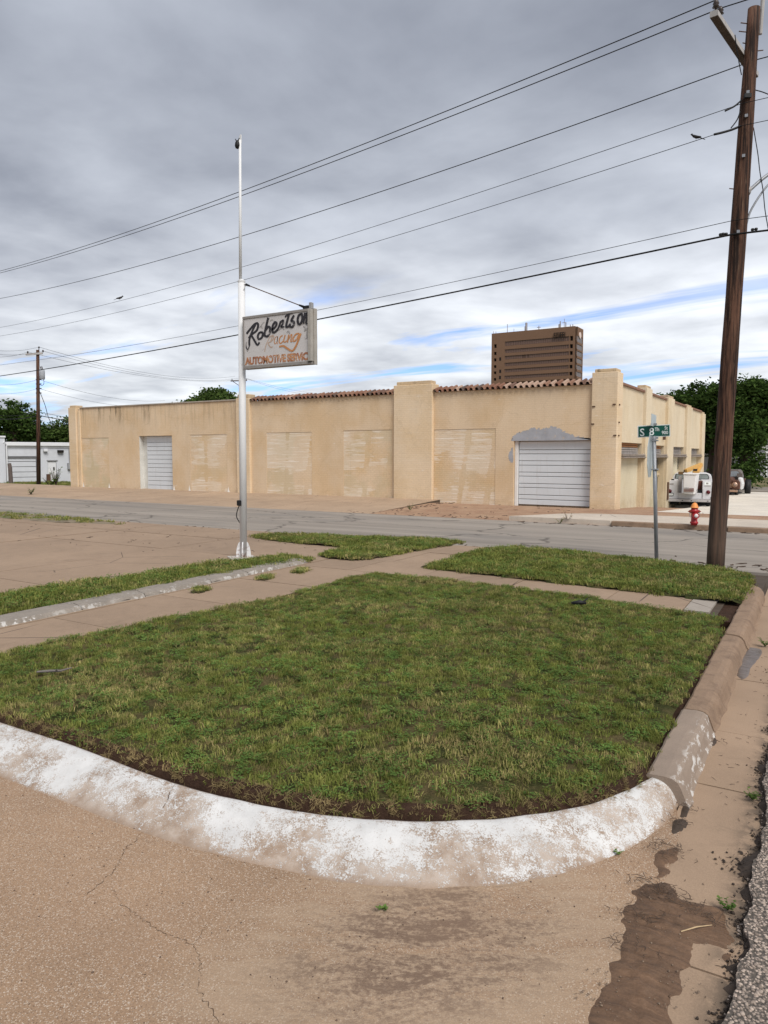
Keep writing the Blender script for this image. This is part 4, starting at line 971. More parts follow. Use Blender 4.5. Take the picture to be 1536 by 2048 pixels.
# ---- white shed behind the bucket truck
sA, sB = at_d(1407.5, 960, 60), at_d(1480, 960, 60)
sh = thing('white_shed', 'white gabled shed with dark brown doors behind the bucket truck', 'shed', (sA.x, sA.y, -.6), math.atan2(sB.y-sA.y, sB.x-sA.x))
Ls = (sB-sA).length; zs = lambda py: CAMH+(909-py)/FOC*60+.6
M_BRD = plain('dark_brown_door', rgb(.075, .05, .042), .2, 3., .8)
M_SHW = plain('shed_white', rgb(.62, .62, .62), .08, 1., .8)
zd = zs(925); zw = zs(888)
wall('wall', M_SHW, lambda s, z, d: (s, d, z), 0, Ls, -.5, zw, [(.30, .60, -.5, zd, .1), (.85, 2.2, -.5, zd, .1)], parent=sh)
MB().exy([(0, zw), (Ls, zw), (Ls/2, zw+.55)], .0, 6).build('gable', M_SHW, sh)
MB().hexa([(-.2, -.25, zw-.05), (Ls/2, -.25, zw+.56), (Ls/2, 6.2, zw+.56), (-.2, 6.2, zw-.05), (-.2, -.25, zw+.03), (Ls/2, -.25, zw+.64), (Ls/2, 6.2, zw+.64), (-.2, 6.2, zw+.03)]).hexa([(Ls/2, -.25, zw+.56), (Ls+.2, -.25, zw-.05), (Ls+.2, 6.2, zw-.05), (Ls/2, 6.2, zw+.56), (Ls/2, -.25, zw+.64), (Ls+.2, -.25, zw+.03), (Ls+.2, 6.2, zw+.03), (Ls/2, 6.2, zw+.64)]).build('roof', plain('shed_roof', rgb(.42, .42, .43)), sh)
MB().box(.30, .60, .06, .1, -.5, zd).build('door', M_BRD, sh); MB().box(.85, 2.2, .06, .1, -.5, zd).build('door', M_BRD, sh)
MB().box(.01, Ls-.01, .33, 6, -.5, zw-.02).build('side_walls', M_SHW, sh)
# ---- white house at the far right
hA = at_d(1507, 966, 85); hs = thing('white_house', 'white boarded house with porch posts at the right edge beyond the trees', 'house', (hA.x, hA.y, -1.0), YAW)
MB().box(0, 14, 0, 9, -.5, 3.4).build('wall', M_SHW, hs)
MB().exy([(-.5, 3.4), (14.5, 3.4), (7, 6.2)], -.4, 9.4).build('roof', plain('house_roof', rgb(.33, .31, .30)), hs)
for x in (.55, 1.25, 1.9, 4.5): MB().box(x, x+.14, -1.6, -1.46, -.5, 3.0).build('porch_post', M_SHW, hs)
MB().box(.3, 8, -1.8, 0, 3.0, 3.2).build('porch_roof', M_SHW, hs); MB().box(2.3, 3.6, -.06, -.005, .6, 2.2).build('window', M_TK, hs)

# ================================================================ TREES
def leafmat(name, c1, c2):
    g = G(name); rp = g.n('ShaderNodeNewGeometry').outputs['Random Per Island']
    c = g.mix(rp, c1, c2); c = g.bright(c, g.noise(.9, 3., .6, g.pos), .6, 1.4)
    tr = g.n('ShaderNodeBsdfTranslucent', {0: c}); d = g.n('ShaderNodeBsdfDiffuse', {0: c, 1: .5})
    mx = g.n('ShaderNodeMixShader', {0: .2, 1: d.outputs[0], 2: tr.outputs[0]})
    g.t.links.new(mx.outputs[0], g.out.inputs[0]); return g.m
LEAF = [leafmat('dark_leaf', rgb(.028, .055, .015), rgb(.078, .125, .032)), leafmat('mid_leaf', rgb(.042, .076, .020), rgb(.100, .145, .040))]
M_BARK = plain('bark', rgb(.075, .055, .04), .3, 4., .95, .6, 30.)
def tree(loc, blobs, trunk, nclump, per, leaf, lab, m=0, seed=0, group=None, cl=.55, limbs=7, cat='tree'):
    """blobs: (x, y, z, rx, rz) crown masses about the foot; trunk: [(x,y,z,r)...]"""
    rg = np.random.RandomState(seed); t = thing('tree', lab, cat, loc, group=group)
    MB().tube([q[:3] for q in trunk], [q[3] for q in trunk], 9).build('trunk', M_BARK, t, True)
    wts = np.array([b_[3]**2*b_[4] for b_ in blobs]); wts /= wts.sum(); C_ = []
    for _ in range(nclump):
        x, y, z, rx, rz = blobs[rg.choice(len(blobs), p=wts)]
        d = rg.randn(3); d /= np.linalg.norm(d); r = (.35+.65*rg.rand()**.5)*(1+.14*rg.randn())
        C_.append((x+d[0]*rx*r, y+d[1]*rx*r, z+d[2]*rz*r))
    C_ = np.array(C_); N = nclump*per
    cl *= .8; ctr = np.repeat(C_, per, 0)+rg.randn(N, 3)*np.array([cl, cl, cl*.55])*(.5+1.0*np.repeat(rg.rand(nclump), per))[:, None]
    a = rg.randn(N, 3); a[:, 2] *= .5; a /= np.linalg.norm(a, axis=1)[:, None]
    b_ = np.cross(a, rg.randn(N, 3)); b_ /= np.linalg.norm(b_, axis=1)[:, None]
    s = leaf*(.6+.8*rg.rand(N))[:, None]
    V = np.stack([ctr-a*s, ctr+b_*s*.5, ctr+a*s, ctr-b_*s*.5], 1).reshape(-1, 3); Q = np.arange(N*4).reshape(-1, 4)
    cr = link('crown', np_mesh('crown', V, None, Q, LEAF[m]), t)
    top = Vector(trunk[-1][:3])
    for k in range(limbs):
        e = Vector(C_[rg.randint(nclump)]); st = Vector(trunk[-2][:3]).lerp(top, rg.rand()); md = st.lerp(e, .5)+Vector((0, 0, -.3))
        MB().tube(smoothline([st, md, e], 4), [trunk[-1][3]*.7*(1-.85*i/8) for i in range(9)], 6).build('branch', M_BARK, t, True)
    return t
# each built where its outline stands in the photograph: centre of a mass, its radius in photograph pixels, and its distance
def mass(px, py, rpx, rzpx, D, foot, dy=0.):
    p = at_d(px, py, D)-foot; k = D/FOC; return (p.x, p.y+dy, p.z, rpx*k, rzpx*k)
def mk(foot, D, lst, **kw):
    foot = Vector(foot); bl = [mass(px, py, rx, rz, D+dd, foot) for px, py, rx, rz, dd in lst]; return foot, bl
f, bl = mk(at_d(1420, 958, 56), 56, [(1400, 800, 62, 42, 0), (1375, 775, 40, 26, 0), (1435, 765, 38, 26, -2), (1440, 830, 60, 50, 2), (1390, 850, 30, 26, 0)])
f.z = -.9; tree(f, bl, [(0, 0, -.2, .38), (.1, 0, 2.0, .32), (.2, 0, 4.0, .24), (.3, .1, 5.6, .14)], 210, 130, .15, 'big dark broadleaf tree rising behind the garage and white shed, left of the utility pole', 0, 2, 'trees behind the side yard', .5)
f, bl = mk(at_d(1490, 966, 54), 54, [(1490, 790, 45, 40, 0), (1515, 780, 40, 30, 1), (1480, 850, 36, 45, -1), (1500, 900, 24, 45, 0), (1545, 820, 50, 50, 2), (1475, 935, 26, 30, -2)])
f.z = -.9; tree(f, bl, [(0, 0, -.2, .4), (-.1, 0, 2.0, .34), (0, .2, 4.0, .25), (.2, .2, 5.6, .14)], 230, 130, .15, 'dark broadleaf tree with hanging crown right of the utility pole', 0, 5, 'trees behind the side yard', .5)
f, bl = mk(at_d(1330, 940, 80), 80, [(1332, 786, 12, 8, 0), (1310, 800, 14, 9, 0), (1345, 800, 20, 14, 0)])
f.z = -.9; tree(f, bl, [(0, 0, 0, .3), (0, 0, 3, .25), (0, 0, 6, .2)], 40, 60, .2, 'treetop just showing above the side wall parapet between two piers', 1, 6, None, .5)
f, bl = mk(at_d(424, 940, 76), 76, [(424, 790, 44, 22, 0), (420, 776, 32, 16, 0), (385, 792, 14, 10, 0), (450, 780, 22, 14, 0), (424, 830, 46, 30, 0)])
f.z = -.9; tree(f, bl, [(0, 0, 0, .4), (0, 0, 3, .32), (.1, 0, 5.5, .22)], 150, 120, .17, 'rounded dark green treetop above the parapet left of the sign pole', 1, 8, None, .42)
f, bl = mk(at_d(30, 950, 78), 78, [(28, 822, 30, 20, 0), (5, 850, 40, 34, 0), (50, 845, 26, 28, 0), (40, 868, 46, 22, 2), (-40, 850, 50, 40, 0)])
f.z = -.4; tree(f, bl, [(0, 0, 0, .4), (0, 0, 3, .32), (.1, 0, 5, .22)], 190, 120, .17, 'tall dark tree behind the white workshop at the left edge', 0, 9, 'trees behind the workshop', .5)
f, bl = mk(at_d(112, 950, 84), 84, [(100, 872, 26, 14, 0), (125, 868, 22, 16, 0), (138, 860, 8, 22, 0), (85, 874, 20, 14, 0), (160, 874, 26, 18, 0)])
f.z = -.4; tree(f, bl, [(0, 0, 0, .3), (0, 0, 2, .26), (.1, 0, 3, .2)], 110, 110, .17, 'lower bushy tree between the left utility pole and the garage', 1, 12, 'trees behind the workshop', .5)
for px, py, lab in ((905, 773, 'tiny treetop tip just left of the tower above the tiles'), (503, 796, 'small treetop tip just right of the sign pole above the tiles')):
    f, bl = mk(at_d(px, 940, 90), 90, [(px, py+4, 8, 4, 0), (px+9, py+8, 8, 4, 0)]); f.z = -.9
    tree(f, bl, [(0, 0, 0, .3), (0, 0, 4, .25), (0, 0, 7, .12)], 22, 26, .18, lab, 0, int(px), None, .28, 3)
# low far hedge line beyond everything, seen only through gaps
# ================================================================ UTILITY POLES AND WIRES
def polewood():
    g = G('creosoted_pole'); q = g.obj
    gr = g.noise(1., 7., .68, g.mp(q, (26, 26, .9)), .3)
    c = g.mix(g.ss(gr, .40, .60), rgb(.014, .007, .005), rgb(.115, .055, .034))
    c = g.mix(g.m_('MULTIPLY', g.ss(g.noise(1., 6., .7, g.mp(q, (40, 40, 1.6), loc=(3, 3, 3))), .56, .68), .55), c, rgb(.24, .155, .10))
    c = g.mix(g.m_('MULTIPLY', g.ss(g.sep(q)[2], 2.2, .0), .55), c, rgb(.10, .075, .058))
    c = g.bright(c, g.noise(1.1, 4., .6), .72, 1.3)
    g.set(col=c, rough=.8, spec=.25, nrm=g.bump(gr, .7, .02)); return g.m
M_POLE = polewood()
M_GREYW = plain('grey_crossarm', rgb(.40, .38, .37), .12, 5., .8); M_GREYD = plain('dark_crossarm', rgb(.075, .055, .045), .3, 6., .85)
M_BLK = plain('black_rubber', rgb(.012, .012, .013), .2, 3., .6); M_STEEL = plain('galvanised_steel', rgb(.30, .31, .33), .15, 8., .45, .05, metal=.4)
M_CER = plain('porcelain', rgb(.06, .045, .04), .2, 4., .3)
base = at(1430, 1131, .03); DP = base.y*CY-base.x*SY
ptop = at_d(1508, 17, DP+.02)
up = thing('utility_pole', 'tall weathered brown wooden utility pole in the corner lawn beside the kerb', 'utility pole', base)
L = lambda p: p-base
pole_at = lambda py: base.lerp(ptop, (1131-py)/(1131-17.))
n = 26; pts = [L(base.lerp(ptop, i/n)) for i in range(n+1)]; pts[0].z = -.3
rad = list(np.interp([i/n for i in range(n+1)], [0, .3, .61, .79, .88, 1], [.138, .131, .120, .112, .10, .088]))
def rough_tube(pts, rad, nseg, amp, sd):
    b = MB().tube(pts, rad, nseg)
    for i, v in enumerate(b.v):
        k = i//nseg; c = pts[min(k, len(pts)-1)]; d = Vector(v)-c; t = i % nseg
        f_ = 1+amp*mnoise.noise((math.cos(t*6.283/nseg)*2.2, math.sin(t*6.283/nseg)*2.2, k*.35+sd)); b.v[i] = tuple(c+d*f_)
    return b
rough_tube(pts, rad, 28, .07, 1).build('pole', M_POLE, up, True)
ad = Vector((.65*CY-.76*SY, .65*SY+.76*CY, 0)).normalized()      # the crossarm's direction
pa = L(pole_at(100)); pa_off = Vector((-ad.y, ad.x, 0))*.14
def obox(b, c, d, l0, l1, w, h, up_=Vector((0, 0, 1))):
    d = Vector(d).normalized(); s = d.cross(up_).normalized(); u_ = s.cross(d); c = Vector(c)
    p = lambda a, e, f_: c+d*a+s*e+u_*f_
    b.hexa([p(l0, -w, -h), p(l1, -w, -h), p(l1, w, -h), p(l0, w, -h), p(l0, -w, h), p(l1, -w, h), p(l1, w, h), p(l0, w, h)]); return b
sarm = obox(MB(), pa+pa_off, -ad, -.80, 1.42, .052, .042).build('crossarm', M_GREYD, up, bevel=.008)
obox(MB(), pa+pa_off*.60, -ad, -.80, 1.425, .004, .034).build('crossarm_face', M_GREYW, sarm)
obox(MB(), pa+pa_off, -ad, 1.421, 1.43, .050, .040).build('crossarm_end', M_GREYW, sarm); obox(MB(), pa+pa_off, -ad, -.81, -.801, .050, .040).build('crossarm_end', M_GREYW, sarm)
ins_l = []
for l in (1.33, 1.12, -.72):
    c = pa+pa_off-ad*l
    c = c+Vector((0, 0, .06)); i_ = MB().lathe([(.015, 0), (.015, .06), (.05, .07), (.03, .10), (.045, .115), (.03, .15), (.02, .17)], c, 12).build('insulator', M_CER, up, True); ins_l.append(c+Vector((0, 0, .15)))
b = MB(); random.seed(2)
cp = cam.location-base; side_r = Vector((CY, SY, 0))
for py, sgn_, ln in ((46, -1, .10), (62, -1, .12), (64, 1, .06), (98, 1, .10), (84, -1, .05), (365, -1, .10), (38, 1, .06)):
    c = L(pole_at(py)); b.tube([c+side_r*sgn_*.06, c+side_r*sgn_*(.09+ln)+Vector((0, 0, .015))], .008, 6)
b.build('step_bolts', M_RUST, up)
c = L(pole_at(30)); MB().tube([c+side_r*.115+Vector((0, 0, -.28)), c+side_r*.15+Vector((0, 0, .62))], .03, 8).build('conduit', M_GREYW, up)
for py in (183, 228, 305, 452): c = L(pole_at(py)); f_ = (cam.location-base-c); f_.z = 0; f_.normalize(); obox(MB(), c+f_*.125, f_, -.02, .015, .022, .022).build('pole_washer', M_STEEL, up)
for py in (190,):
    c = L(pole_at(py)); f_ = (cam.location-base-c); f_.z = 0; f_.normalize(); obox(MB(), c+f_*.13, side_r, -.05, .05, .02, .03).build('clamp', M_BLK, up)
# lamp arm out of frame to the right
c = L(pole_at(368))
MB().tube([c+side_r*.08, c+side_r*.13], .075, 10).build('arm_plate', M_GREYW, up, bevel=.01)
lb = MB().tube(smoothline([c+side_r*.12+Vector((0, 0, 0)), c+side_r*.4+Vector((0, 0, .24)), c+side_r*.9+Vector((0, 0, .55)), c+side_r*1.6+Vector((0, 0, .75))], 5), .026, 8).build('lamp_arm', M_STEEL, up, True)
MB().lathe([(.05, .12), (.13, .05), (.16, -.04), (.12, -.10), (.02, -.13)], c+side_r*1.72+Vector((0, 0, .72)), 14).build('lamp_head', M_GREYW, up, True)
c2 = L(pole_at(440)); MB().tube(smoothline([c2+side_r*.11, c2+side_r*.2+Vector((0, 0, .3)), c2+side_r*.5+Vector((0, 0, .72)), c2+side_r*1.0+Vector((0, 0, 1.05))], 5), .016, 6).build('arm_brace', M_STEEL, up, True)
def droop(pts, r, par=up): return MB().tube(smoothline(pts, 5), r, 6).build('lead_wire', M_BLK, par, True)
D1 = lambda px, py, d=-.02: L(at_d(px, py, DP+d))
droop([D1(1470, 70, -.6), D1(1473, 95, -.4), D1(1478, 125, -.25), D1(1483, 150, -.2)], .007)
droop([D1(1507, 255), D1(1512, 285), D1(1516, 310), D1(1520, 345), D1(1526, 380), D1(1530, 420), D1(1536, 455), D1(1540, 480)], .007)
droop([D1(1483, 200), D1(1478, 205), D1(1468, 213), D1(1450, 222)], .014); droop([D1(1481, 222), D1(1474, 240), D1(1462, 256)], .010)
droop([D1(1481, 252), D1(1465, 259), D1(1445, 265), D1(1428, 269)], .018); droop([D1(1510, 180, .05), D1(1525, 184, .05), D1(1545, 192, .05)], .008)
# ---- wires of the near pole
END_D, END_PX = 41.8, -217
endp = at_d(END_PX, 700, END_D)
wdir = Vector((base.x-endp.x, base.y-endp.y, 0)).normalized()
def wire(A, tg, r, lab, grp, right=True):
    A = Vector(A); Bx, By = endp.x, endp.y; eq = []
    for px, py in tg:
        d = ray(px, py); M_ = np.array([[Bx-A.x, -d.x], [By-A.y, -d.y]]); t, k = np.linalg.solve(M_, np.array([-A.x, -A.y])); eq.append((t, CAMH+k*d.z))
    (t1, z1), (t2, z2) = eq
    zB, s = np.linalg.solve(np.array([[t1, -4*t1*(1-t1)], [t2, -4*t2*(1-t2)]]), np.array([z1-A.z*(1-t1), z2-A.z*(1-t2)]))
    pts = []
    if right:
        for k in range(8, 0, -1): u_ = k/8; pts.append(A+wdir*26*u_+Vector((0, 0, -.55*4*u_*(1-u_))))
    for k in range(41): t = k/40; pts.append(Vector((A.x+(Bx-A.x)*t, A.y+(By-A.y)*t, A.z*(1-t)+zB*t-4*s*t*(1-t))))
    o = MB().tube(pts, r, 5).build('power_line', M_BLK, None, True); tag(o, lab, 'wire', 'overhead lines on the near pole'); return zB
zb = []
zb.append(wire(base+ins_l[0]+Vector((0, 0, .02)), [(720, 291), (0, 542)], .0085, 'topmost of the thin overhead lines crossing the sky from the crossarm', ''))
zb.append(wire(base+ins_l[1]+Vector((0, 0, -.0)), [(720, 303), (0, 546)], .0085, 'second thin overhead line, running close under the topmost one', ''))
zb.append(wire(base+ins_l[2]+Vector((0, 0, 0)), [(720, 397), (0, 597)], .009, 'third overhead line from the top, passing alone behind the flag mast', ''))
W4 = at_d(1484, 207, DP-.06); zb.append(wire(W4, [(720, 462), (0, 655)], .0055, 'fine overhead line with a bird on it, fourth from the top', ''))
W5 = at_d(1481, 252, DP-.06); zb.append(wire(W5, [(720, 493), (0, 672)], .0055, 'fine overhead line meeting the sign mast foot, fifth from the top', ''))
W6 = at_d(1466, 441, DP-.06); zb.append(wire(W6, [(720, 603), (0, 730)], .0055, 'thin overhead line just above the thick black cable', ''))
W7 = at_d(1463, 469, DP-.06); zb.append(wire(W7, [(720, 622), (0, 752)], .016, 'thick black telephone cable, lowest line from the near pole', ''))
for p in (L(at_d(1441, 472, DP-.2)), L(at_d(1446, 471, DP-.2)), L(at_d(1452, 471, DP-.2)), L(at_d(1505, 462, DP)), L(at_d(1512, 461, DP))):
    MB().lathe([(.02, -.02), (.028, 0), (.02, .02)], p+Vector((0, 0, .02)), 8).build('cable_clip', M_BLK, up)
lp = thing('utility_pole', 'wooden utility pole at the far end of the near lines, beyond the left edge', 'utility pole', (endp.x, endp.y, -.3))
MB().tube([(0, 0, -.3), (0, 0, max(zb)+.9)], [.16, .1], 12).build('pole', M_POLE, lp, True)
obox(MB(), (0, 0, max(zb)+.2), ad, -1.2, 1.2, .05, .06).build('crossarm', M_GREYD, lp)

# ---- far pole on the left with its transformer
D2 = 46; b2 = at_d(77, 965, D2); t2 = at_d(75.5, 700, D2); q2 = lambda px, py, d=0: at_d(px, py, D2+d)-b2
fp = thing('utility_pole', 'far wooden utility pole with short crossarm and grey transformer, left of the garage', 'utility pole', b2)
MB().tube([Vector((0, 0, -.3)), t2-b2], [.13, .095], 12).build('pole', M_POLE, fp, True)
ca = q2(75, 708); obox(MB(), ca+Vector((0, -.12, 0)), q2(88, 707.5)-q2(54, 710), -.62, .42, .05, .055).build('crossarm', M_GREYW, fp)
for px, py in ((55.5, 705.5), (86, 703)): MB().lathe([(.03, -.05), (.05, .0), (.05, .08), (.02, .1)], q2(px, py), 8).build('insulator', M_CER, fp)
MB().tube([q2(77.5, 702), q2(78, 695)], .025, 6).lathe([(.04, 0), (.06, .05), (.02, .1)], q2(78, 696), 8).build('insulator', M_CER, fp)
MB().lathe([(.15, -.30), (.17, -.28), (.17, .24), (.15, .28), (.05, .30)], q2(84, 749), 12).build('transformer', plain('transformer_grey', rgb(.35, .37, .40)), fp, True)
b = MB(); [b.tube([q2(84, 741)+Vector((x, 0, 0)), q2(82, 733)+Vector((x, 0, 0))], .03, 6) for x in (-.06, .08)]; b.build('bushing', M_CER, fp)
MB().tube(smoothline([q2(84, 756), q2(87.5, 760), q2(87.5, 768), q2(83, 771), q2(78, 768)], 4), .015, 5).build('lead_wire', M_BLK, fp)
MB().tube(smoothline([q2(79, 782), q2(90, 810), q2(97, 835), q2(108, 856)], 4), .02, 5).build('guy_wire', M_BLK, fp)
for py in (759, 768, 777, 786): obox(MB(), q2(77, py), Vector((CY, SY, 0)), -.16, .18, .03, .03).build('bracket', M_CER, fp)
b3 = at_d(479, 940, 92); bp = thing('utility_pole', 'distant utility pole top with crossarm peeping out behind the white sign pole', 'utility pole', b3)
q3 = lambda px, py: at_d(px, py, 92)-b3
MB().tube([Vector((0, 0, -1)), q3(480, 757)], [.16, .11], 8).build('pole', M_POLE, bp); obox(MB(), q3(478, 761.5), q3(494, 761)-q3(463, 762), -1.05, 1.0, .05, .06).build('crossarm', M_GREYD, bp)
b = MB(); b.tube([q3(466, 763), q3(478, 771)], .04, 5); b.build('brace', M_GREYD, bp)
for px in (464, 493): MB().tube([q3(px, 761), q3(px, 757.5)], .05, 6).build('insulator', M_CER, bp)
def line2(pts, r, lab, grp):
    A, B_ = Vector(pts[0]), Vector(pts[1]); s = pts[2]
    P_ = [A.lerp(B_, k/24)+Vector((0, 0, -4*s*(k/24)*(1-k/24))) for k in range(25)]
    tag(MB().tube(P_, r, 4).build('power_line', M_BLK, None, True), lab, 'wire', grp)
for k, (px, py, px3, py3) in enumerate(((78, 694, 470, 752.5), (86, 702, 480, 756), (56, 704, 493, 757.5))):
    line2((at_d(px, py, D2), at_d(px3, py3, 92), .9), .009, ('top faint line from the far left pole to the distant pole', 'middle faint line from the far left pole to the distant pole', 'lower faint line from the far left pole to the distant pole')[k], 'faint lines behind the garage')
    line2((at_d(px, py, D2), at_d(-160, (660, 668, 678)[k], 30), .5), .007, ('top faint line leaving the far left pole to the left edge', 'middle faint line leaving the far left pole to the left edge', 'lower faint line leaving the far left pole to the left edge')[k], 'faint lines at the left edge')
for k, (y0, y1, y2, r) in enumerate(((759, 763, 795, .009), (777, 774, 806, .008), (815, 824, 838, .012), (829, 831, 842, .024))):
    line2((at_d(78, (y0 if k < 2 else y1), D2), at_d(330, y2+(0 if k > 1 else 6), 75), .5), r, ('uppermost service line right of the far left pole', 'second service line right of the far left pole', 'third service line right of the far left pole', 'thick dark cable bundle right of the far left pole')[k], 'service lines behind the garage')
    line2((at_d(76, (y0 if k < 2 else y1), D2), at_d(-120, (750, 768, 806, 812)[k], 34), .4), r*.8, ('uppermost service line left of the far left pole', 'second service line left of the far left pole', 'third service line left of the far left pole', 'thick dark cable bundle left of the far left pole')[k], 'service lines at the left edge')
line2((at_d(484, 754, 92), at_d(660, 788, 140), .5), .012, 'upper faint line descending behind the parapet right of the sign pole', 'faint lines right of the sign pole')
line2((at_d(493, 757.5, 92), at_d(640, 790, 140), .5), .012, 'lower faint line descending behind the parapet right of the sign pole', 'faint lines right of the sign pole')

# ---- birds
def bird(loc, rz, s, lab):
    b = thing('bird', lab, 'bird', loc, rz)
    bd = MB(); bd.tube([(0, -.11, .02), (0, -.06, .035), (0, 0, .05), (0, .07, .085), (0, .10, .11), (0, .125, .12)], [.010, .03, .042, .036, .024, .012], 10)
    o = bd.build('body', plain('dark_plumage', rgb(.035, .032, .032), .3, 20.), b, True)
    MB().lathe([(.004, -.028), (.022, -.016), (.026, 0), (.02, .018), (.004, .027)], (0, .12, .135), 10).build('head', MATS['dark_plumage'], b, True)
    MB().tube([(0, .14, .137), (0, .17, .132)], [.008, .001], 6).build('beak', M_BLK, b)
    MB().hexa([(-.012, -.22, -.05), (.012, -.22, -.05), (.02, -.09, .01), (-.02, -.09, .01), (-.012, -.22, -.042), (.012, -.22, -.042), (.02, -.09, .03), (-.02, -.09, .03)]).build('tail', MATS['dark_plumage'], b)
    for x in (-.012, .012): MB().tube([(x, .01, .02), (x, .012, -.012)], .004, 5).build('leg', M_BLK, b)
    for sx_ in (-1, 1): MB().hexa([(sx_*.036, -.12, .02), (sx_*.046, -.10, .025), (sx_*.05, .05, .06), (sx_*.038, .05, .06), (sx_*.03, -.12, .035), (sx_*.04, -.10, .05), (sx_*.038, .05, .09), (sx_*.03, .05, .09)]).build('wing', MATS['dark_plumage'], b)
    b.scale = (s, s, s); return b
bA = W4.copy(); d = ray(239, 600); M_ = np.array([[endp.x-bA.x, -d.x], [endp.y-bA.y, -d.y]]); t, k = np.linalg.solve(M_, np.array([-bA.x, -bA.y])); bird(EYE+d*k+Vector((0, 0, .02)), YAW-1.0, 0.85, 'small dark bird perched on the fourth wire, left of the sign')
bird(at_d(1393, 278, DP+.9), YAW+1.2, .62, 'small dark bird by the fifth wire near the utility pole')

# ================================================================ THE SIGN
sb = at(487, 1115); DS = sb.y*CY-sb.x*SY
sg = thing('shop_sign', 'white pole sign of the racing garage with flag mast, hanging over the forecourt edge', 'sign', sb)
def polepaint():
    g = G('pole_white_paint'); c = g.bright(rgb(.70, .70, .705), g.noise(1.5, 5.), .9, 1.06)
    z = g.sep(g.obj)[2]
    rust = g.m_('MULTIPLY', g.ss(z, .34, .0), g.ss(g.noise(14., 7., .72), .46, .6))
    c = g.mix(g.m_('MULTIPLY', rust, .85), c, rgb(.20, .095, .05))
    ch = g.ss(g.noise(5., 9., .75, g.mp(g.obj, (1, 1, .5))), .655, .68)
    c = g.mix(g.m_('MULTIPLY', ch, .75), c, rgb(.25, .16, .12))
    g.set(col=c, rough=.55, spec=.35, nrm=g.bump(g.noise(30., 4.), .08, .004)); return g.m
M_PP = polepaint()
zat = lambda py, D=DS: CAMH+(at_d(487, py, D).z-CAMH)
zp = zat(562)
tilt = at_d(483, 562, DS)-sb
topv = Vector((tilt.x, tilt.y, zp))
MB().tube([(0, 0, -.1), topv], [.064, .062], 20).build('pole', M_PP, sg, True)
mt = at_d(480, 280, DS)-sb
MB().tube([topv+Vector((-.02*CY, -.02*SY, -.1)), mt], [.027, .022], 10).build('flag_mast', M_PP, sg, True)
MB().lathe([(.065, -.03), (.068, 0), (.02, .03)], topv, 16).build('pole_cap', M_PP, sg)
mtop = at_d(481, 272, DS)-sb
MB().hexa([mt+Vector(v_) for v_ in ((-.05, 0, -.01), (.02, 0, -.05), (.02, .02, -.05), (-.05, .02, -.01), (.0, 0, .09), (.02, 0, .09), (.02, .02, .09), (.0, .02, .09))]).build('mast_bracket', M_PP, sg)
MB().lathe([(.005, -.075), (.035, -.06), (.048, -.02), (.04, .03), (.022, .055), (.012, .07)], at_d(475, 289, DS)-sb, 12).build('mast_pulley', M_BLK, sg, True)
pt = at_d(475, 289, DS)-sb
MB().tube([pt+Vector((-.02, 0, .05)), pt+Vector((-.045, 0, .10))], .008, 6).tube([pt+Vector((.01, 0, .05)), pt+Vector((.045, 0, .10))], .008, 6).build('pulley_hook', M_BLK, sg)
# rocket fin foot
for a in (0, 90, 180, 270):
    ca_, sa_ = math.cos(R(a+33)), math.sin(R(a+33)); o_ = [(.055, .28), (.085, .25), (.112, .18), (.128, .10), (.135, .0), (.055, .0)]
    b = MB(); nn = len(o_); th = .011
    for s_ in (-1, 1):
        for (r_, z) in o_: b.v.append((r_*ca_-s_*th*sa_, r_*sa_+s_*th*ca_, z+.012))
    b.f.append(tuple(range(nn))); b.f.append(tuple(2*nn-1-k for k in range(nn)))
    for k in range(nn): b.f.append((k, nn+k, nn+(k+1) % nn, (k+1) % nn))
    b.build('fin', M_PP, sg, bevel=.004)
MB().box(-.26, .20, -.20, .20, .001, .014).build('base_plate', plain('rusty_plate', rgb(.45, .40, .36), .3, 6., .7, dirt=rgb(.2, .09, .05), dirtamt=.7), sg, rz=YAW+.4)
jb = at_d(478, 1006, DS-.04)-sb
MB().box(jb.x-.035, jb.x+.05, jb.y-.03, jb.y+.05, jb.z-.05, jb.z+.05).build('junction_box', M_BLK, sg, bevel=.015)
MB().tube(smoothline([jb+Vector((0, 0, -.05)), at_d(473.5, 1026, DS)-sb, at_d(474, 1036, DS)-sb, at_d(481, 1047, DS)-sb], 5), .009, 6).build('cable', M_BLK, sg, True)
# cabinet
YF = sb.y-.10                                    # front of the sign
sp_ = lambda px, py, y=None: at_y(px, py, YF if y is None else y)-sb
z_ = lambda t: 590+t*.11716; x_ = lambda t: 470+t*.11719
SGN = lambda tx, ty: sp_(x_(tx), z_(ty))
c00 = SGN(130, 1280); c10 = SGN(1300, 1165); c01 = SGN(130, 370); c11 = SGN(1300, 222)
X0, X1 = (c00.x+c01.x)/2, (c10.x+c11.x)/2; Z0, Z1 = (c00.z+c10.z)/2, (c01.z+c11.z)/2
yf = YF-sb.y; yb_ = yf+.13
M_CABF = plain('aluminium_frame', rgb(.27, .25, .235), .15, 6., .6, .1, dirt=rgb(.16, .13, .11), dirtamt=.4)
M_CABE = plain('cream_frame', rgb(.36, .335, .30), .15, 5., .65, .1, dirt=rgb(.26, .2, .16), dirtamt=.5)
cab = MB().box(X0+.02, X1-.02, yf+.02, yb_-.02, Z0+.02, Z1-.02).build('cabinet', M_CABF, sg)
fw = .045
MB().box(X0, X1, yf, yb_, Z1-fw, Z1).build('frame_rail', M_CABF, cab, bevel=.006); MB().box(X0, X1, yf, yb_, Z0, Z0+fw+.01).build('frame_rail', M_CABF, cab, bevel=.006)
MB().box(X0, X0+.035, yf+.002, yb_-.002, Z0+fw+.012, Z1-fw-.002).build('frame_rail', M_CABF, cab, bevel=.006)
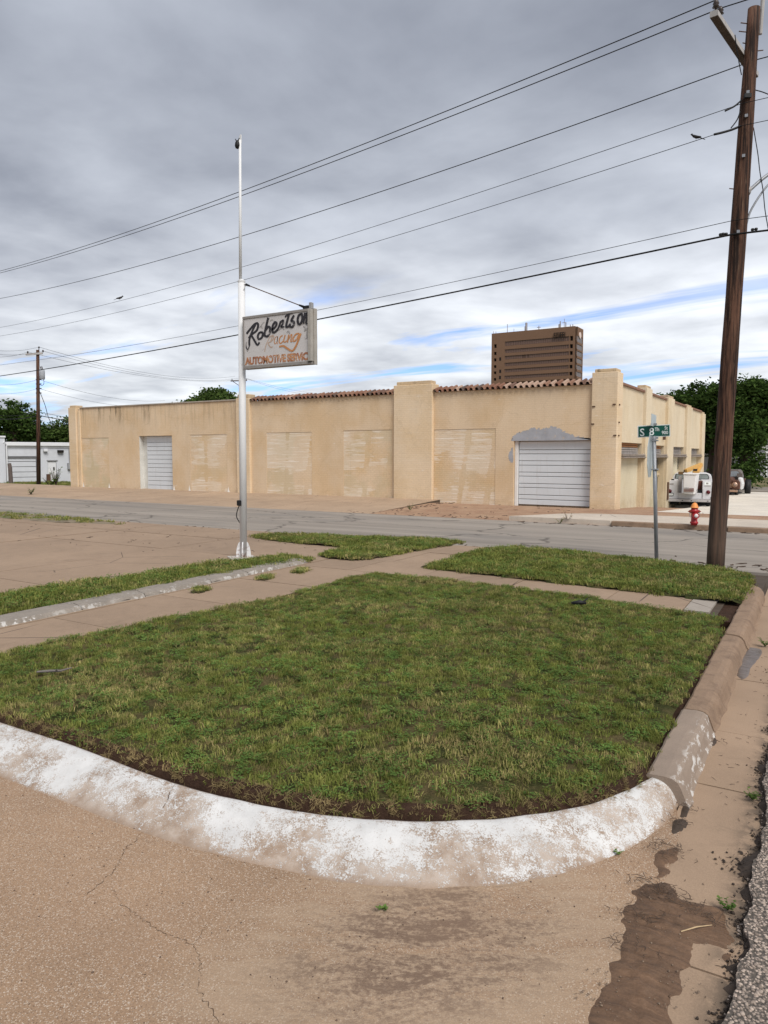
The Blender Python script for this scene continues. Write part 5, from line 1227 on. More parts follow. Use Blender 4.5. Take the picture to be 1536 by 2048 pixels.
MB().box(X1-.06, X1+.01, yf-.02, yb_-.04, Z0+.045, Z1-.012).build('end_rail', M_CABE, cab, bevel=.008); MB().box(X1+.012, X1+.03, yf+.05, yb_, Z0-.005, Z1+.004).build('end_rail', M_CABE, cab, bevel=.006)
MB().box(X1-.045, X1+.005, yf+.0, yf+.07, Z1-.01, Z1+.095).build('post_stub', plain('grey_trim', rgb(.3, .3, .31)), cab, bevel=.008)
MB().box(X1-.045, X1-.02, yf-.03, yf-.021, Z0+.02, Z0+.04).box(X1+.0, X1+.025, yf-.03, yf-.021, Z0+.02, Z0+.04).build('bolt', M_BLK, cab)
def facemat():
    g = G('sign_face'); c = g.bright(rgb(.57, .54, .53), g.noise(3., 6.), .88, 1.06)
    c = g.mix(g.m_('MULTIPLY', g.ss(g.noise(11., 8., .75, None, .4), .60, .68), .6), c, rgb(.20, .17, .16))
    c = g.mix(g.m_('MULTIPLY', g.ss(g.noise(4., 6., .7, g.mp(g.obj, (1, 1, .5))), .55, .7), .4), c, rgb(.42, .36, .34))
    g.set(col=c, rough=.6); return g.m
fy = yf+.012
MB().box(X0+.035, X1-.05, fy, fy+.01, Z0+fw+.01, Z1-fw).build('sign_face', facemat(), cab)
def worn(name, col, amt, dark=None):
    g = G(name); nn = g.noise(16., 8., .74, g.mp(g.obj, (1, 1, .6)), .2)
    c = g.bright(col, g.noise(7., 5.), .8, 1.15)
    if dark: c = g.mix(g.ss(g.noise(5., 5., .6, g.mp(g.obj, loc=(1, 4, 2))), .46, .6), c, dark)
    g.set(col=c, rough=.6); f = g.ss(nn, .5+amt, .53+amt)
    c = g.mix(f, c, rgb(.56, .52, .50)); g.set(col=c); return g.m
def clampx(p): return Vector((min(max(p.x, X0+.04), X1-.055), p.y, min(max(p.z, Z0+fw+.012), Z1-fw-.002)))
def strokes(name, lst, m, w, dy):
    b = MB(); k = 0
    for st in lst:
        ws_ = w
        if isinstance(st, tuple): st, ws_ = st
        P_ = smoothline([SGN(*q) for q in st], 5); k += 1; y = fy-dy-.0006*k
        for i in range(len(P_)-1):
            def off(j):
                d = P_[min(j+1, len(P_)-1)]-P_[max(j-1, 0)]; d.y = 0
                if d.length < 1e-6: d = Vector((1, 0, 0))
                d.normalize(); f_ = abs(d.z)*.35+.75 if True else 1; q = Vector((-d.z, 0, d.x))*ws_*f_*.5
                a_, c_ = clampx(P_[j]-q), clampx(P_[j]+q); a_.y = c_.y = y; return a_, c_
            (a, c), (e, f_) = off(i), off(i+1); b.quad(a, e, f_, c)
    return b.build(name, m, cab)
M_SB = worn('black_lettering', rgb(.018, .015, .02), .12); M_SO = worn('orange_lettering', rgb(.50, .215, .075), .10); M_SOF = worn('faded_lettering', rgb(.47, .34, .26), .12); M_GH = worn('grey_ghosting', rgb(.33, .31, .30), .03)
strokes('lettering_shadow', [[(195, 930), (205, 960), (235, 900)], [(410, 560), (470, 480), (490, 460)], [(590, 440), (640, 420), (680, 470)], [(735, 600), (800, 560), (830, 590)], [(880, 640), (905, 610), (930, 660)], [(1160, 530), (1190, 560), (1180, 620)], [(1200, 600), (1230, 570), (1215, 700)], [(190, 800), (180, 880)], [(430, 520), (470, 560)], [(1225, 560), (1230, 700), (1205, 740)]], M_GH, .020, .0010)
strokes('lettering', [
    ([(190, 660), (250, 585), (320, 505), (368, 480), (388, 520), (365, 600), (300, 655), (262, 676)], .046), ([(345, 500), (300, 590), (262, 680), (238, 780), (240, 860)], .040), ([(225, 735), (270, 660)], .03), ([(268, 676), (318, 760), (375, 850), (412, 805)], .038), ([(243, 860), (215, 925), (190, 900), (186, 860)], .02),
    [(450, 628), (405, 650), (384, 705), (404, 750), (448, 728), (470, 665), (450, 628)],
    ([(562, 385), (540, 480), (512, 600), (492, 705)], .044), [(500, 690), (548, 705), (588, 640), (592, 560), (560, 540), (525, 590)],
    [(628, 590), (682, 545), (706, 490), (682, 462), (645, 510), (632, 590), (652, 640), (700, 610), (730, 575)],
    ([(725, 590), (760, 500), (776, 445)], .036), ([(772, 460), (818, 430), (812, 490), (782, 540), (840, 540)], .034),
    ([(925, 285), (902, 390), (874, 500), (878, 545), (915, 530), (945, 490)], .042), ([(850, 372), (900, 330), (985, 305)], .03),
    [(1006, 345), (968, 410), (962, 440), (1000, 455), (1002, 505), (970, 545), (930, 535)],
    [(1122, 322), (1084, 350), (1068, 430), (1086, 495), (1122, 480), (1148, 400), (1140, 330), (1118, 318)],
    ([(1190, 300), (1180, 400), (1168, 490)], .032), ([(1178, 420), (1215, 320), (1236, 312), (1222, 400), (1212, 480), (1245, 490)], .032)], M_SB, .042, .0016)
strokes('lettering', [([(585, 715), (545, 800), (515, 880), (498, 968)], .016), ([(585, 715), (640, 690), (655, 735), (605, 795), (560, 820), (600, 890), (635, 880)], .022), ([(640, 680), (600, 800)], .02)], M_SOF, .02, .0012)
strokes('lettering', [([(722, 705), (685, 722), (662, 790), (680, 835), (712, 790), (722, 705), (712, 810), (725, 835)], .013), ([(808, 690), (768, 715), (746, 790), (772, 825), (815, 785)], .022), ([(850, 680), (826, 780), (845, 805), (880, 775)], .022), ([(912, 675), (890, 812)], .024), ([(898, 770), (950, 680), (965, 690), (948, 790), (985, 780)], .022),
    ([(1090, 650), (1030, 670), (985, 740), (1002, 790), (1050, 745), (1090, 660)], .026), ([(1118, 655), (1082, 750), (1040, 860), (990, 940), (950, 948), (880, 905), (820, 868), (750, 880)], .036)], M_SO, .028, .0014)
M_SB2 = worn('brown_lettering', rgb(.34, .13, .06), .05, rgb(.46, .22, .10))
p0, p1 = SGN(168, 1205), SGN(1285, 1130); zt_ = SGN(700, 1055).z
textmesh('AUTOMOTIVE SERVICE', 'lettering', M_SB2, cab, p1.x-p0.x+.02, .135, .004, (X0+.04, fy-.0005, Z0+fw+.022), (R(90), 0, 0), .045, .92)
# stay rod
ra, rb = at_d(492, 569, DS-.05)-sb, SGN(1165, 200)
MB().tube([ra, rb], .009, 6).build('stay_rod', M_RUST, sg)
for p, q in ((ra, rb), (rb, ra)):
    d = (q-p).normalized(); MB().tube([p, p+d*.10], [.022, .014], 8).build('turnbuckle', M_BLK, sg)
MB().tube([topv+Vector((0, 0, -.02)), ra], .012, 6).tube([topv+Vector((.03, -.03, -.22)), ra], .008, 6).build('rod_bracket', M_PP, sg)
MB().box(rb.x-.01, rb.x+.10, rb.y+.0, rb.y+.03, Z1+.001, Z1+.05).build('rod_lug', M_BLK, sg)

# ================================================================ STREET SIGN
s0 = at(1314, 1113, .03); D3 = s0.y*CY-s0.x*SY
st = thing('street_sign', 'green street name sign on a leaning grey post, corner lawn left of the utility pole', 'street sign', s0)
q4 = lambda px, py, d=0: at_d(px, py, D3+d)-s0
pt_ = q4(1308, 872)
MB().tube([Vector((0, 0, -.2)), pt_], .034, 12).build('post', M_STEEL, st, True)
M_GREEN = plain('sign_green', rgb(.004, .085, .062), .1, 8., .4); M_SWH = plain('sign_white', rgb(.80, .84, .83), .05, 6., .5); M_ALU = plain('sign_aluminium', rgb(.50, .56, .57), .1, 5., .4, metal=.3)
bx0, bx1 = q4(1279, 864), q4(1336.5, 860); bw = .5*(bx1-bx0).length+.0; bc = (bx0+bx1)/2; bh = 20.5/FOC*D3
brz = R(-2)+.0
bl = thing('tmp', '', '')
bpy.data.objects.remove(bl)
blade = MB().box(-bw-.018, bw+.018, .006, .012, -bh/2-.014, bh/2+.014).build('name_blade', M_SWH, st); blade.location = (bc.x, bc.y, bc.z); blade.rotation_euler = (0, R(-2.2), math.atan2(bx1.y-bx0.y, bx1.x-bx0.x)*.5)
MB().box(-bw-.004, bw+.004, .0, .0055, -bh/2, bh/2).build('blade_face', M_GREEN, blade, bevel=.0)
tk = bw*2/900.
def lett(s, x, y, w, h): textmesh(s, 'lettering', M_SWH, blade, w*tk, h*tk, .003, (-bw+(x-150)*tk, -.003, -bh/2+(660-y)*tk*.98), (R(90), 0, 0), .012)
lett('S', 190, 645, 130, 240); lett('8', 465, 630, 140, 235); lett('Th', 625, 505, 130, 115); lett('St', 915, 470, 90, 110); lett('900', 830, 615, 185, 110)
MB().box(-.07, .07, -.025, .035, -.5*bh-.05, -.5*bh-.015).box(-.05, .05, -.02, .03, bh/2+.015, bh/2+.045).tube([(0, .005, -.5*bh-.1), (0, .005, -.5*bh-.04)], .04, 10).build('blade_bracket', M_STEEL, blade)
cbl = q4(1307.5, 841)
o = MB().box(-.004, .004, -.36, .36, -.105, .105).build('cross_blade', M_ALU, st); o.location = cbl; o.rotation_euler.z = R(4.7)
oc = q4(1300.2, 912); r8 = .375; pts8 = [(r8*math.cos(R(22.5+45*k))/math.cos(R(22.5)), r8*math.sin(R(22.5+45*k))/math.cos(R(22.5))) for k in range(8)]
o = MB().exx(pts8, -.003, .003).build('stop_plate', M_ALU, st); o.location = oc; o.rotation_euler.z = R(4.2)
for py in (881, 939):
    c = q4(1309.5, py); MB().box(c.x-.055, c.x+.06, c.y-.045, c.y+.045, c.z-.014, c.z+.014).build('post_clamp', M_STEEL, st, bevel=.01)

# ================================================================ FIRE HYDRANT
h0 = at(1388, 1050, .03); DH = h0.y*CY-h0.x*SY; kk = DH/FOC/25.6
hy = thing('fire_hydrant', 'red fire hydrant with orange bonnet on the far sidewalk', 'fire hydrant', h0, YAW)
M_RED = plain('hydrant_red', rgb(.33, .008, .012), .25, 10., .4, .1, spec=.5); M_ORA = plain('bonnet_orange', rgb(.72, .27, .07), .2, 9., .5, .1); M_CAPW = plain('cap_white', rgb(.68, .62, .60), .15, 10., .6)
Hz = lambda y: (1550-y)*kk; Hr = lambda w: w*kk/2
MB().lathe([(Hr(320), 0), (Hr(320), Hz(1480)), (Hr(400), Hz(1470)), (Hr(400), Hz(1400)), (Hr(310), Hz(1350)), (Hr(300), Hz(1150)), (Hr(310), Hz(900)), (Hr(400), Hz(860)), (Hr(400), Hz(790)), (Hr(330), Hz(760)), (Hr(330), Hz(680))], (0, 0, 0), 24).build('barrel', M_RED, hy, True)
MB().lathe([(Hr(420), Hz(665)), (Hr(420), Hz(640)), (Hr(330), Hz(600)), (Hr(290), Hz(520)), (Hr(200), Hz(440)), (Hr(90), Hz(405)), (Hr(80), Hz(400))], (0, 0, 0), 24).build('bonnet', M_ORA, hy, True)
MB().lathe([(Hr(70), Hz(402)), (Hr(60), Hz(350))], (0, 0, 0), 5).build('operating_nut', plain('nut_brown', rgb(.30, .15, .05)), hy)
noz = MB().lathe([(Hr(330), -.150), (Hr(330), -.125), (Hr(270), -.12), (Hr(270), -.04)], (Hr(-60), 0, Hz(1050)), 16, 'y').build('pumper_nozzle', M_RED, hy); MB().lathe([(Hr(90), -.185), (Hr(200), -.165), (Hr(210), -.151)], (Hr(-60), 0, Hz(1050)), 16, 'y').build('nozzle_cap', M_CAPW, noz, True)
for sx_ in (-1, 1):
    nz_ = MB().lathe([(Hr(150), .03*sx_), (Hr(150), .085*sx_)], (0, 0, Hz(850)), 12, 'x').build('side_nozzle', M_RED, hy); MB().lathe([(Hr(170), .086*sx_), (Hr(160), .125*sx_), (Hr(60), .135*sx_), (Hr(50), .165*sx_)], (0, 0, Hz(850)), 12, 'x').build('nozzle_cap', plain('cap_dark_red', rgb(.2, .02, .01)), nz_)
    MB().tube(smoothline([(.12*sx_, -.02, Hz(870)), (.135*sx_, -.02, Hz(1000)), (.12*sx_, -.03, Hz(1150)), (.10*sx_, -.04, Hz(1050))], 4), .005, 5).build('chain', M_STEEL, hy)
b = MB(); [b.box(Hr(360)*.5*math.cos(t)*1.0-.008+0, Hr(360)*.5*math.cos(t)+.008, Hr(360)*.5*math.sin(t)-.008, Hr(360)*.5*math.sin(t)+.008, Hz(1478), Hz(1460)+.02) for t in [k*math.pi/4 for k in range(8)]]; b.build('flange_bolts', M_RED, hy)
# ================================================================ BUCKET TRUCK (seen from behind)
DT = 33.; tz = lotz(35.4); tb_ = at_d(1320+720*.078125, 1013, DT); kt = DT/FOC*.078125
bt = thing('bucket_truck', 'old white service truck with folded yellow boom and bucket, parked beside the garage', 'truck', (tb_.x, tb_.y, tz), R(10))
bx = lambda X: (X-720)*kt; bz = lambda Y: (1190-Y)*kt
def trk():
    g = G('truck_white'); c = g.bright(rgb(.60, .60, .62), g.noise(1.8, 5.), .88, 1.06)
    c = g.mix(g.m_('MULTIPLY', g.ss(g.noise(5., 8., .74), .57, .68), .45), c, rgb(.32, .25, .20)); g.set(col=c, rough=.45, spec=.4); return g.m
M_TW_ = trk(); M_TAIL = plain('tail_red', rgb(.09, .008, .012), .2, 9., .3); M_BOOM = plain('boom_yellow', rgb(.56, .32, .09), .15, 4., .5, dirt=rgb(.3, .16, .06)); M_BUCK = plain('bucket_white', rgb(.70, .68, .67), .08, 3., .5, dirt=rgb(.5, .46, .45))
M_BUMP = plain('bumper_grey', rgb(.42, .40, .40), .15, 4., .6, dirt=rgb(.2, .15, .12))
xl, xr = bx(150), bx(1290)
MB().box(bx(95), bx(1330), -.16, .06, bz(1080), bz(1015)).build('bumper', M_BUMP, bt, bevel=.012)
for X in (580, 790, 1170): MB().box(bx(X)-.03, bx(X)+.03, -.163, -.161, bz(1060), bz(1040)).build('bumper_hole', M_BLK, bt)
bdl = MB().box(xl, bx(470), 0, 2.4, bz(1010), bz(540)).build('service_body', M_TW_, bt, bevel=.015); MB().box(bx(1045), xr, 0, 2.4, bz(1010), bz(548)).build('service_body', M_TW_, bt, bevel=.015)
MB().box(bx(472), bx(1043), .02, .08, bz(1008), bz(855)).build('tailgate', M_TW_, bt, bevel=.01); MB().box(bx(472), bx(1043), .08, 2.4, bz(1008), bz(960)).build('bed_floor', M_BUMP, bt)
MB().box(bx(474), bx(560), .25, .5, bz(860), bz(430)).build('boom_pedestal', M_BUMP, bt, bevel=.02); MB().box(bx(455), bx(470)+.01, -.012, -.001, bz(850), bz(545)).build('body_seam', M_BUMP, bt)
MB().box(bx(300), bx(370), .1, .2, bz(540), bz(505)).build('beacon_base', M_BLK, bt, bevel=.01)
MB().box(bx(140), bx(200), -.05, .05, bz(570), bz(545)).build('marker_lamp', M_BLK, bt); MB().box(bx(1285), bx(1335), -.05, .05, bz(575), bz(552)).build('marker_lamp', M_BLK, bt)
for X, Y in ((270, 815), (1180, 828)): MB().lathe([(45*kt, -.05), (50*kt, -.03), (50*kt, -.001)], (bx(X), 0, bz(Y)), 16, 'y').build('tail_lamp', M_TAIL, bt, True)
for X, Y in ((183, 950), (1258, 968)): MB().lathe([(20*kt, -.04), (24*kt, -.001)], (bx(X), 0, bz(Y)), 12, 'y').build('reflector', M_BLK, bt)
lpz = MB().box(bx(207), bx(362), -.03, -.018, bz(937), bz(862)).build('licence_plate', M_BLK, bt); MB().box(bx(222), bx(350), -.036, -.031, bz(926), bz(876)).build('plate_face', M_SWH, lpz)
for k in range(4): MB().box(bx(240+25*k), bx(255+25*k), -.038, -.0365, bz(908), bz(890)).build('plate_mark', M_BUMP, lpz)
M_MARK = plain('grey_marking', rgb(.30, .28, .27), .3, 30.)
b = MB(); random.seed(4)
for k in range(8):
    b.box(bx(212+18.5*k), bx(212+18.5*k+13), -.006, -.001, bz(655), bz(612))
b.build('body_marking', M_MARK, bt)
b = MB(); b.box(bx(1085), bx(1230), -.006, -.001, bz(650), bz(565)); b.build('body_decal', M_SWH, bt); MB().box(bx(1125), bx(1175), -.010, -.0065, bz(625), bz(585)).build('decal_mark', M_MARK, bt); MB().box(bx(1085), bx(1230), -.006, -.001, bz(680), bz(662)).build('body_marking', M_MARK, bt)
MB().box(bx(1050), bx(1065), -.02, -.001, bz(940), bz(750)).build('hinge', M_BUMP, bt)
# bucket
b = MB(); p = lambda X, Y, y: (bx(X), y, bz(Y))
b.hexa([p(588, 868, -.42), p(845, 888, -.42), p(925, 860, .12), p(650, 850, .12), p(575, 375, -.46), p(880, 380, -.46), p(965, 375, .18), p(640, 372, .18)])
bk = b.build('bucket', M_BUCK, bt, bevel=.03)
b = MB(); b.hexa([p(566, 378, -.49), p(890, 384, -.49), p(978, 376, .21), p(630, 372, .21), p(566, 345, -.49), p(890, 350, -.49), p(978, 346, .21), p(630, 342, .21)]); b.build('bucket_rim', M_BUCK, bk, bevel=.015)
M_RM = plain('rust_marking', rgb(.24, .13, .11), .3, 40.)
xs_ = lambda X, Y: bx(X)
b = MB(); yb2 = -.452
for k, s in enumerate((0, 1, 2)): b.box(bx(610+36*k), bx(640+36*k), -.475, -.455, bz(752), bz(708))
b.build('bucket_marking', M_MARK, bk)
b = MB()
for r_ in range(3):
    X = 722 if r_ == 0 else 606
    while X < 835:
        w_ = random.choice((12, 18, 24)); b.box(bx(X), bx(min(X+w_, 838)), -.475, -.452, bz(748+32*r_), bz(722+32*r_)); X += w_+6
b.build('bucket_marking', M_RM, bk)
MB().lathe([(22*kt, -.44), (22*kt, -.40)], (bx(905), .3, bz(780)), 10, 'y').build('bucket_latch', M_BUMP, bk)
# boom
def beam(name, a, c, w, h, m): return obox(MB(), a, Vector(c)-Vector(a), 0, (Vector(c)-Vector(a)).length, w, h).build(name, m, bt, bevel=.012)
beam('boom', (bx(640), .55, bz(300)), (bx(1040), 1.9, bz(140)), .07, .085, M_BOOM)
beam('lower_boom', (bx(940), 1.2, bz(340)), (bx(1050), 2.0, bz(150)), .07, .06, M_BOOM)
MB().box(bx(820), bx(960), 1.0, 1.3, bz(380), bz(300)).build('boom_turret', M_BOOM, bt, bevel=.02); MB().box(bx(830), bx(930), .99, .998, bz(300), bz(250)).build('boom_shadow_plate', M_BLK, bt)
MB().box(bx(462), bx(600), .2, .4, bz(392), bz(318)).build('boom_knuckle', plain('brown_bracket', rgb(.16, .095, .04)), bt, bevel=.015); MB().box(bx(590), bx(612), .18, .5, bz(330), bz(275)).build('knuckle_pin', M_BLK, bt)
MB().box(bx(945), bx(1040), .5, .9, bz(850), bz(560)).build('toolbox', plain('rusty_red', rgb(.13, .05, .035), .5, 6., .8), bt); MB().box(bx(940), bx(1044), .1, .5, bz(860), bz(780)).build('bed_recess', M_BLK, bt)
# cab
ky = 2.5; cz = 1.0
cabo = [(bx(300), bz(1000)), (bx(1340), bz(1000)), (bx(1345), bz(620)), (bx(1325), bz(470)), (bx(1290), bz(400)), (bx(1200), bz(372)), (bx(500), bz(372)), (bx(400), bz(400)), (bx(350), bz(470)), (bx(300), bz(620))]
cb = MB().exy(cabo, ky, ky+1.5).build('cab', M_TW_, bt, bevel=.035)
MB().exy([(bx(980), bz(540)), (bx(1255), bz(540)), (bx(1265), bz(500)), (bx(1235), bz(420)), (bx(1190), bz(402)), (bx(420), bz(402)), (bx(400), bz(540))], ky-.02, ky-.004).build('window_seal', M_BLK, cb); 
M_CGL = plain('cab_glass', rgb(.22, .25, .245), .25, 2., .12, 0, spec=.6)
MB().exy([(bx(985), bz(532)), (bx(1235), bz(532)), (bx(1245), bz(500)), (bx(1222), bz(430)), (bx(1185), bz(414)), (bx(440), bz(414)), (bx(420), bz(532))], ky-.035, ky-.021).build('rear_window', M_CGL, cb)
MB().exy([(bx(320), bz(1000)), (bx(1330), bz(1000)), (bx(1320), bz(680)), (bx(1250), bz(640)), (bx(380), bz(640)), (bx(330), bz(680))], ky+1.502, ky+2.6).build('hood', M_TW_, bt, bevel=.08)
MB().lathe([(.07, -.02), (.08, .0), (.03, .03)], (bx(1350), ky+.9, bz(450)), 10, 'x').build('mirror', M_BLK, cb)
for x in (xl+.14, xr-.14):
    for y in (.85, ky+1.9):
        w = MB().lathe([(.22, -.11), (.33, -.10), (.35, -.05), (.35, .05), (.33, .10), (.22, .11)], (x, y, .33-.02), 20, 'x').build('wheel', M_BLK, bt, True); MB().lathe([(.05, .115), (.18, .112)], (x, y, .31), 14, 'x').build('rim', M_STEEL, w)
MB().box(xl+.04, xl+.62, .30, .33, .03, bz(1012)).build('shade_flap', M_BLK, bt); MB().box(xr-.62, xr-.04, .30, .33, .03, bz(1012)).build('shade_flap', M_BLK, bt); MB().lathe([(.2, -.1), (.3, -.09), (.31, 0), (.3, .09), (.2, .1)], (0, .7, .14), 18, 'z').build('shade_wheel', M_BLK, bt, True)  # black flaps and wheel added to stand in for the shade under the bumper
MB().box(xl+.1, xr-.1, .05, 2.6, .2, bz(1012)).build('chassis', M_BLK, bt)

# ================================================================ OLD RUSTY TRUCK (seen from the front)
DO = 42.8; ko = DO/FOC*.1464; oc_ = at_d(1430+150*.1464, 991, DO)
ot = thing('old_pickup', 'old rusty pickup with one white fender, half hidden behind the utility pole', 'truck', (oc_.x, oc_.y, -.60), R(-6)+YAW*.2)
ox = lambda X: (X-150)*ko; oz = lambda Y: (1995-Y)*ko
M_RB = plain('rusty_body', rgb(.095, .045, .032), .4, 5., .65, .2, dirt=rgb(.22, .10, .05), dirtamt=.6); M_RD = plain('faded_primer_body', rgb(.13, .11, .10), .3, 4., .6)
M_CHR = plain('dull_chrome', rgb(.45, .30, .22), .3, 8., .35, metal=.6); M_GLS = plain('windscreen_glass', rgb(.30, .34, .38), .3, 2., .1, 0, spec=.7)
w2 = ox(312)
cabp = [(-w2*.98, oz(1900)), (w2*.98, oz(1900)), (w2*.97, oz(1740)), (w2*.86, oz(1670)), (w2*.70, oz(1640)), (-w2*.70, oz(1640)), (-w2*.86, oz(1670)), (-w2*.97, oz(1740))]
oc2 = MB().exy(cabp, 1.5, 3.0).build('cab', M_RD, ot, bevel=.06)
MB().exy([(-w2*.80, oz(1735)), (w2*.80, oz(1735)), (w2*.72, oz(1675)), (w2*.6, oz(1662)), (-w2*.6, oz(1662)), (-w2*.72, oz(1675))], 1.46, 1.498).build('windscreen', M_GLS, oc2); MB().box(-.012, .012, 1.44, 1.459, oz(1735), oz(1662)).build('windscreen_bar', M_RD, oc2)
MB().exy([(-ox(255)*.85, oz(1890)), (ox(255)*.85, oz(1890)), (ox(255)*.80, oz(1780)), (ox(255)*.55, oz(1738)), (-ox(255)*.55, oz(1738)), (-ox(255)*.80, oz(1780))], .05, 1.5).build('hood', M_RB, ot, bevel=.06)
for k in range(5): MB().box(-ox(255)*.72, ox(255)*.72, -.0, .05, oz(1880)+.05*k, oz(1880)+.05*k+.025).build('grille_bar', M_CHR, ot)
for s in (-1, 1):
    fe = MB().exy([(s*ox(215), oz(1900)), (s*ox(318), oz(1900)), (s*ox(318), oz(1800)), (s*ox(290), oz(1770)), (s*ox(225), oz(1775))][::s], -.05, .25).build('fender', M_RB, ot, bevel=.04)
    f2 = MB().exy([(s*ox(290), oz(1900)), (s*ox(335), oz(1910)), (s*ox(345), oz(1830)), (s*ox(325), oz(1750)), (s*ox(285), oz(1740))][::s], .26, 1.5).build('rear_fender_shell', M_SHW if s > 0 else M_RB, ot, bevel=.05)
    if s > 0: f2['label'] = 'white fender'
    MB().lathe([(32*ko, -.12), (36*ko, -.08), (34*ko, -.051)], (s*ox(255), 0, oz(1838)), 18, 'y').build('headlight_ring', M_CHR, ot, True); MB().lathe([(8*ko, -.15), (24*ko, -.121)], (s*ox(255), 0, oz(1838)), 16, 'y').build('headlight', plain('lamp_glass', rgb(.30, .22, .18), .3, 9., .2), ot, True)
    MB().lathe([(.20, -.09), (.32, -.08), (.33, 0), (.32, .08), (.20, .09)], (s*ox(268), .6, .30), 18, 'x').build('wheel', M_BLK, ot, True)
    w = MB().lathe([(.2, -.16), (.46, -.15), (.48, 0), (.46, .15), (.2, .16)], (s*ox(368), 2.7, .45), 22, 'x').build('wheel', M_BLK, ot, True); w['label'] = 'oversized rear tyre'
MB().box(-ox(295), ox(295), -.22, -.13, oz(1935), oz(1905)).build('bumper', M_CHR, ot, bevel=.02)
MB().box(-.8, .8, 1.5, 4.2, .35, oz(1900)-.01).build('chassis', M_BLK, ot); MB().box(-ox(300), ox(300), 3.05, 4.9, oz(1900), oz(1780)).build('truck_bed', M_RB, ot)
MB().box(w2*.62, w2*1.02, 1.3, 1.40, oz(1745), oz(1690)).build('side_mirror', M_RD, ot)

# ================================================================ MUD, LITTER AND OTHER SMALL THINGS ON THE GROUND
def mudmat():
    g = G('wet_mud'); P = g.pos
    c = g.bright(rgb(.135, .078, .045), g.noise(4., 6., .65, P), .72, 1.25)
    c = g.bright(c, g.noise(70., 4., .7, P), .8, 1.2)
    fl = g.n('ShaderNodeMapping', {0: P, 2: (0, 0, R(15)), 3: (3, 22, 1)}).outputs[0]
    w_ = g.noise(1., 5., .6, fl, 1.2)
    c = g.bright(c, w_, .62, 1.34)
    g.set(col=c, rough=.62, spec=.4, nrm=g.bump(g.m_('ADD', g.m_('MULTIPLY', w_, 2.), g.noise(90., 4., .7, P)), .45, .010)); return g.m
M_MUD = mudmat(); M_DKMUD = plain('dark_wet_mud', rgb(.060, .042, .030), .4, 14., .6, .5, 80.)
def patch(name, pts, z, m, hgt=.012, res=.018, jit=.02, sd=0):
    poly = smoothline(pts+[pts[0]], 5)[:-1]; random.seed(sd)
    poly = [(p.x+jit*mnoise.noise((p.x*14, p.y*14, sd))+jit*.6*mnoise.noise((p.x*45, p.y*45, sd)), p.y+jit*mnoise.noise((p.x*14, p.y*14, sd+7))+jit*.6*mnoise.noise((p.x*45, p.y*45, sd+9))) for p in poly]
    P = np.array(poly); x0, y0 = P.min(0)-res; x1, y1 = P.max(0)+res
    X, Y = np.meshgrid(np.arange(x0, x1, res), np.arange(y0, y1, res), indexing='ij'); I = inside(X, Y, poly)
    D = np.full(X.shape, 9.)
    for i in range(len(P)):
        a, c = P[i], P[(i+1) % len(P)]; d = c-a; L2 = max((d*d).sum(), 1e-9); t = np.clip(((X-a[0])*d[0]+(Y-a[1])*d[1])/L2, 0, 1); D = np.minimum(D, np.hypot(X-a[0]-t*d[0], Y-a[1]-t*d[1]))
    Nz = np.array([[mnoise.noise((x*9, y*26, sd))*.7+mnoise.noise((x*30, y*40, sd))*.4 for y in Y[0]] for x in X[:, 0]])
    Z = z-.004+np.clip(D/.03, 0, 1)*.006+hgt*np.clip(D/.10, 0, 1)*(.5+Nz)
    cell = I[:-1, :-1] & I[1:, :-1] & I[1:, 1:] & I[:-1, 1:]
    V = np.stack([X.ravel(), Y.ravel(), Z.ravel()], 1); idx = np.arange(X.size).reshape(X.shape); ii, jj = np.nonzero(cell)
    Q = np.stack([idx[ii, jj], idx[ii+1, jj], idx[ii+1, jj+1], idx[ii, jj+1]], 1)
    used = np.unique(Q); mp_ = -np.ones(X.size, int); mp_[used] = np.arange(len(used))
    me = np_mesh(name, V[used], None, mp_[Q], m); me.polygons.foreach_set('use_smooth', [True]*len(me.polygons)); o = bpy.data.objects.new(name, me); COL.objects.link(o); return o
gz_ = -.132
mud = patch('mud', gnd([(1150, 2075), (1185, 2000), (1215, 1940), (1232, 1890), (1245, 1850), (1240, 1822), (1262, 1800), (1262, 1778), (1290, 1764), (1325, 1762), (1352, 1776), (1368, 1796), (1405, 1806), (1440, 1812), (1452, 1830), (1470, 1880), (1462, 1940), (1452, 2000), (1446, 2075), (1438, 2000), (1442, 1930), (1446, 1900), (1405, 1890), (1392, 1905), (1375, 1940), (1365, 1990), (1345, 2030), (1335, 2075)], gz_), gz_, M_MUD, .022, .012, .030, 1)
tag(mud, 'wide wet brown mud spread in the gutter at the bottom right', 'mud', kind='stuff')
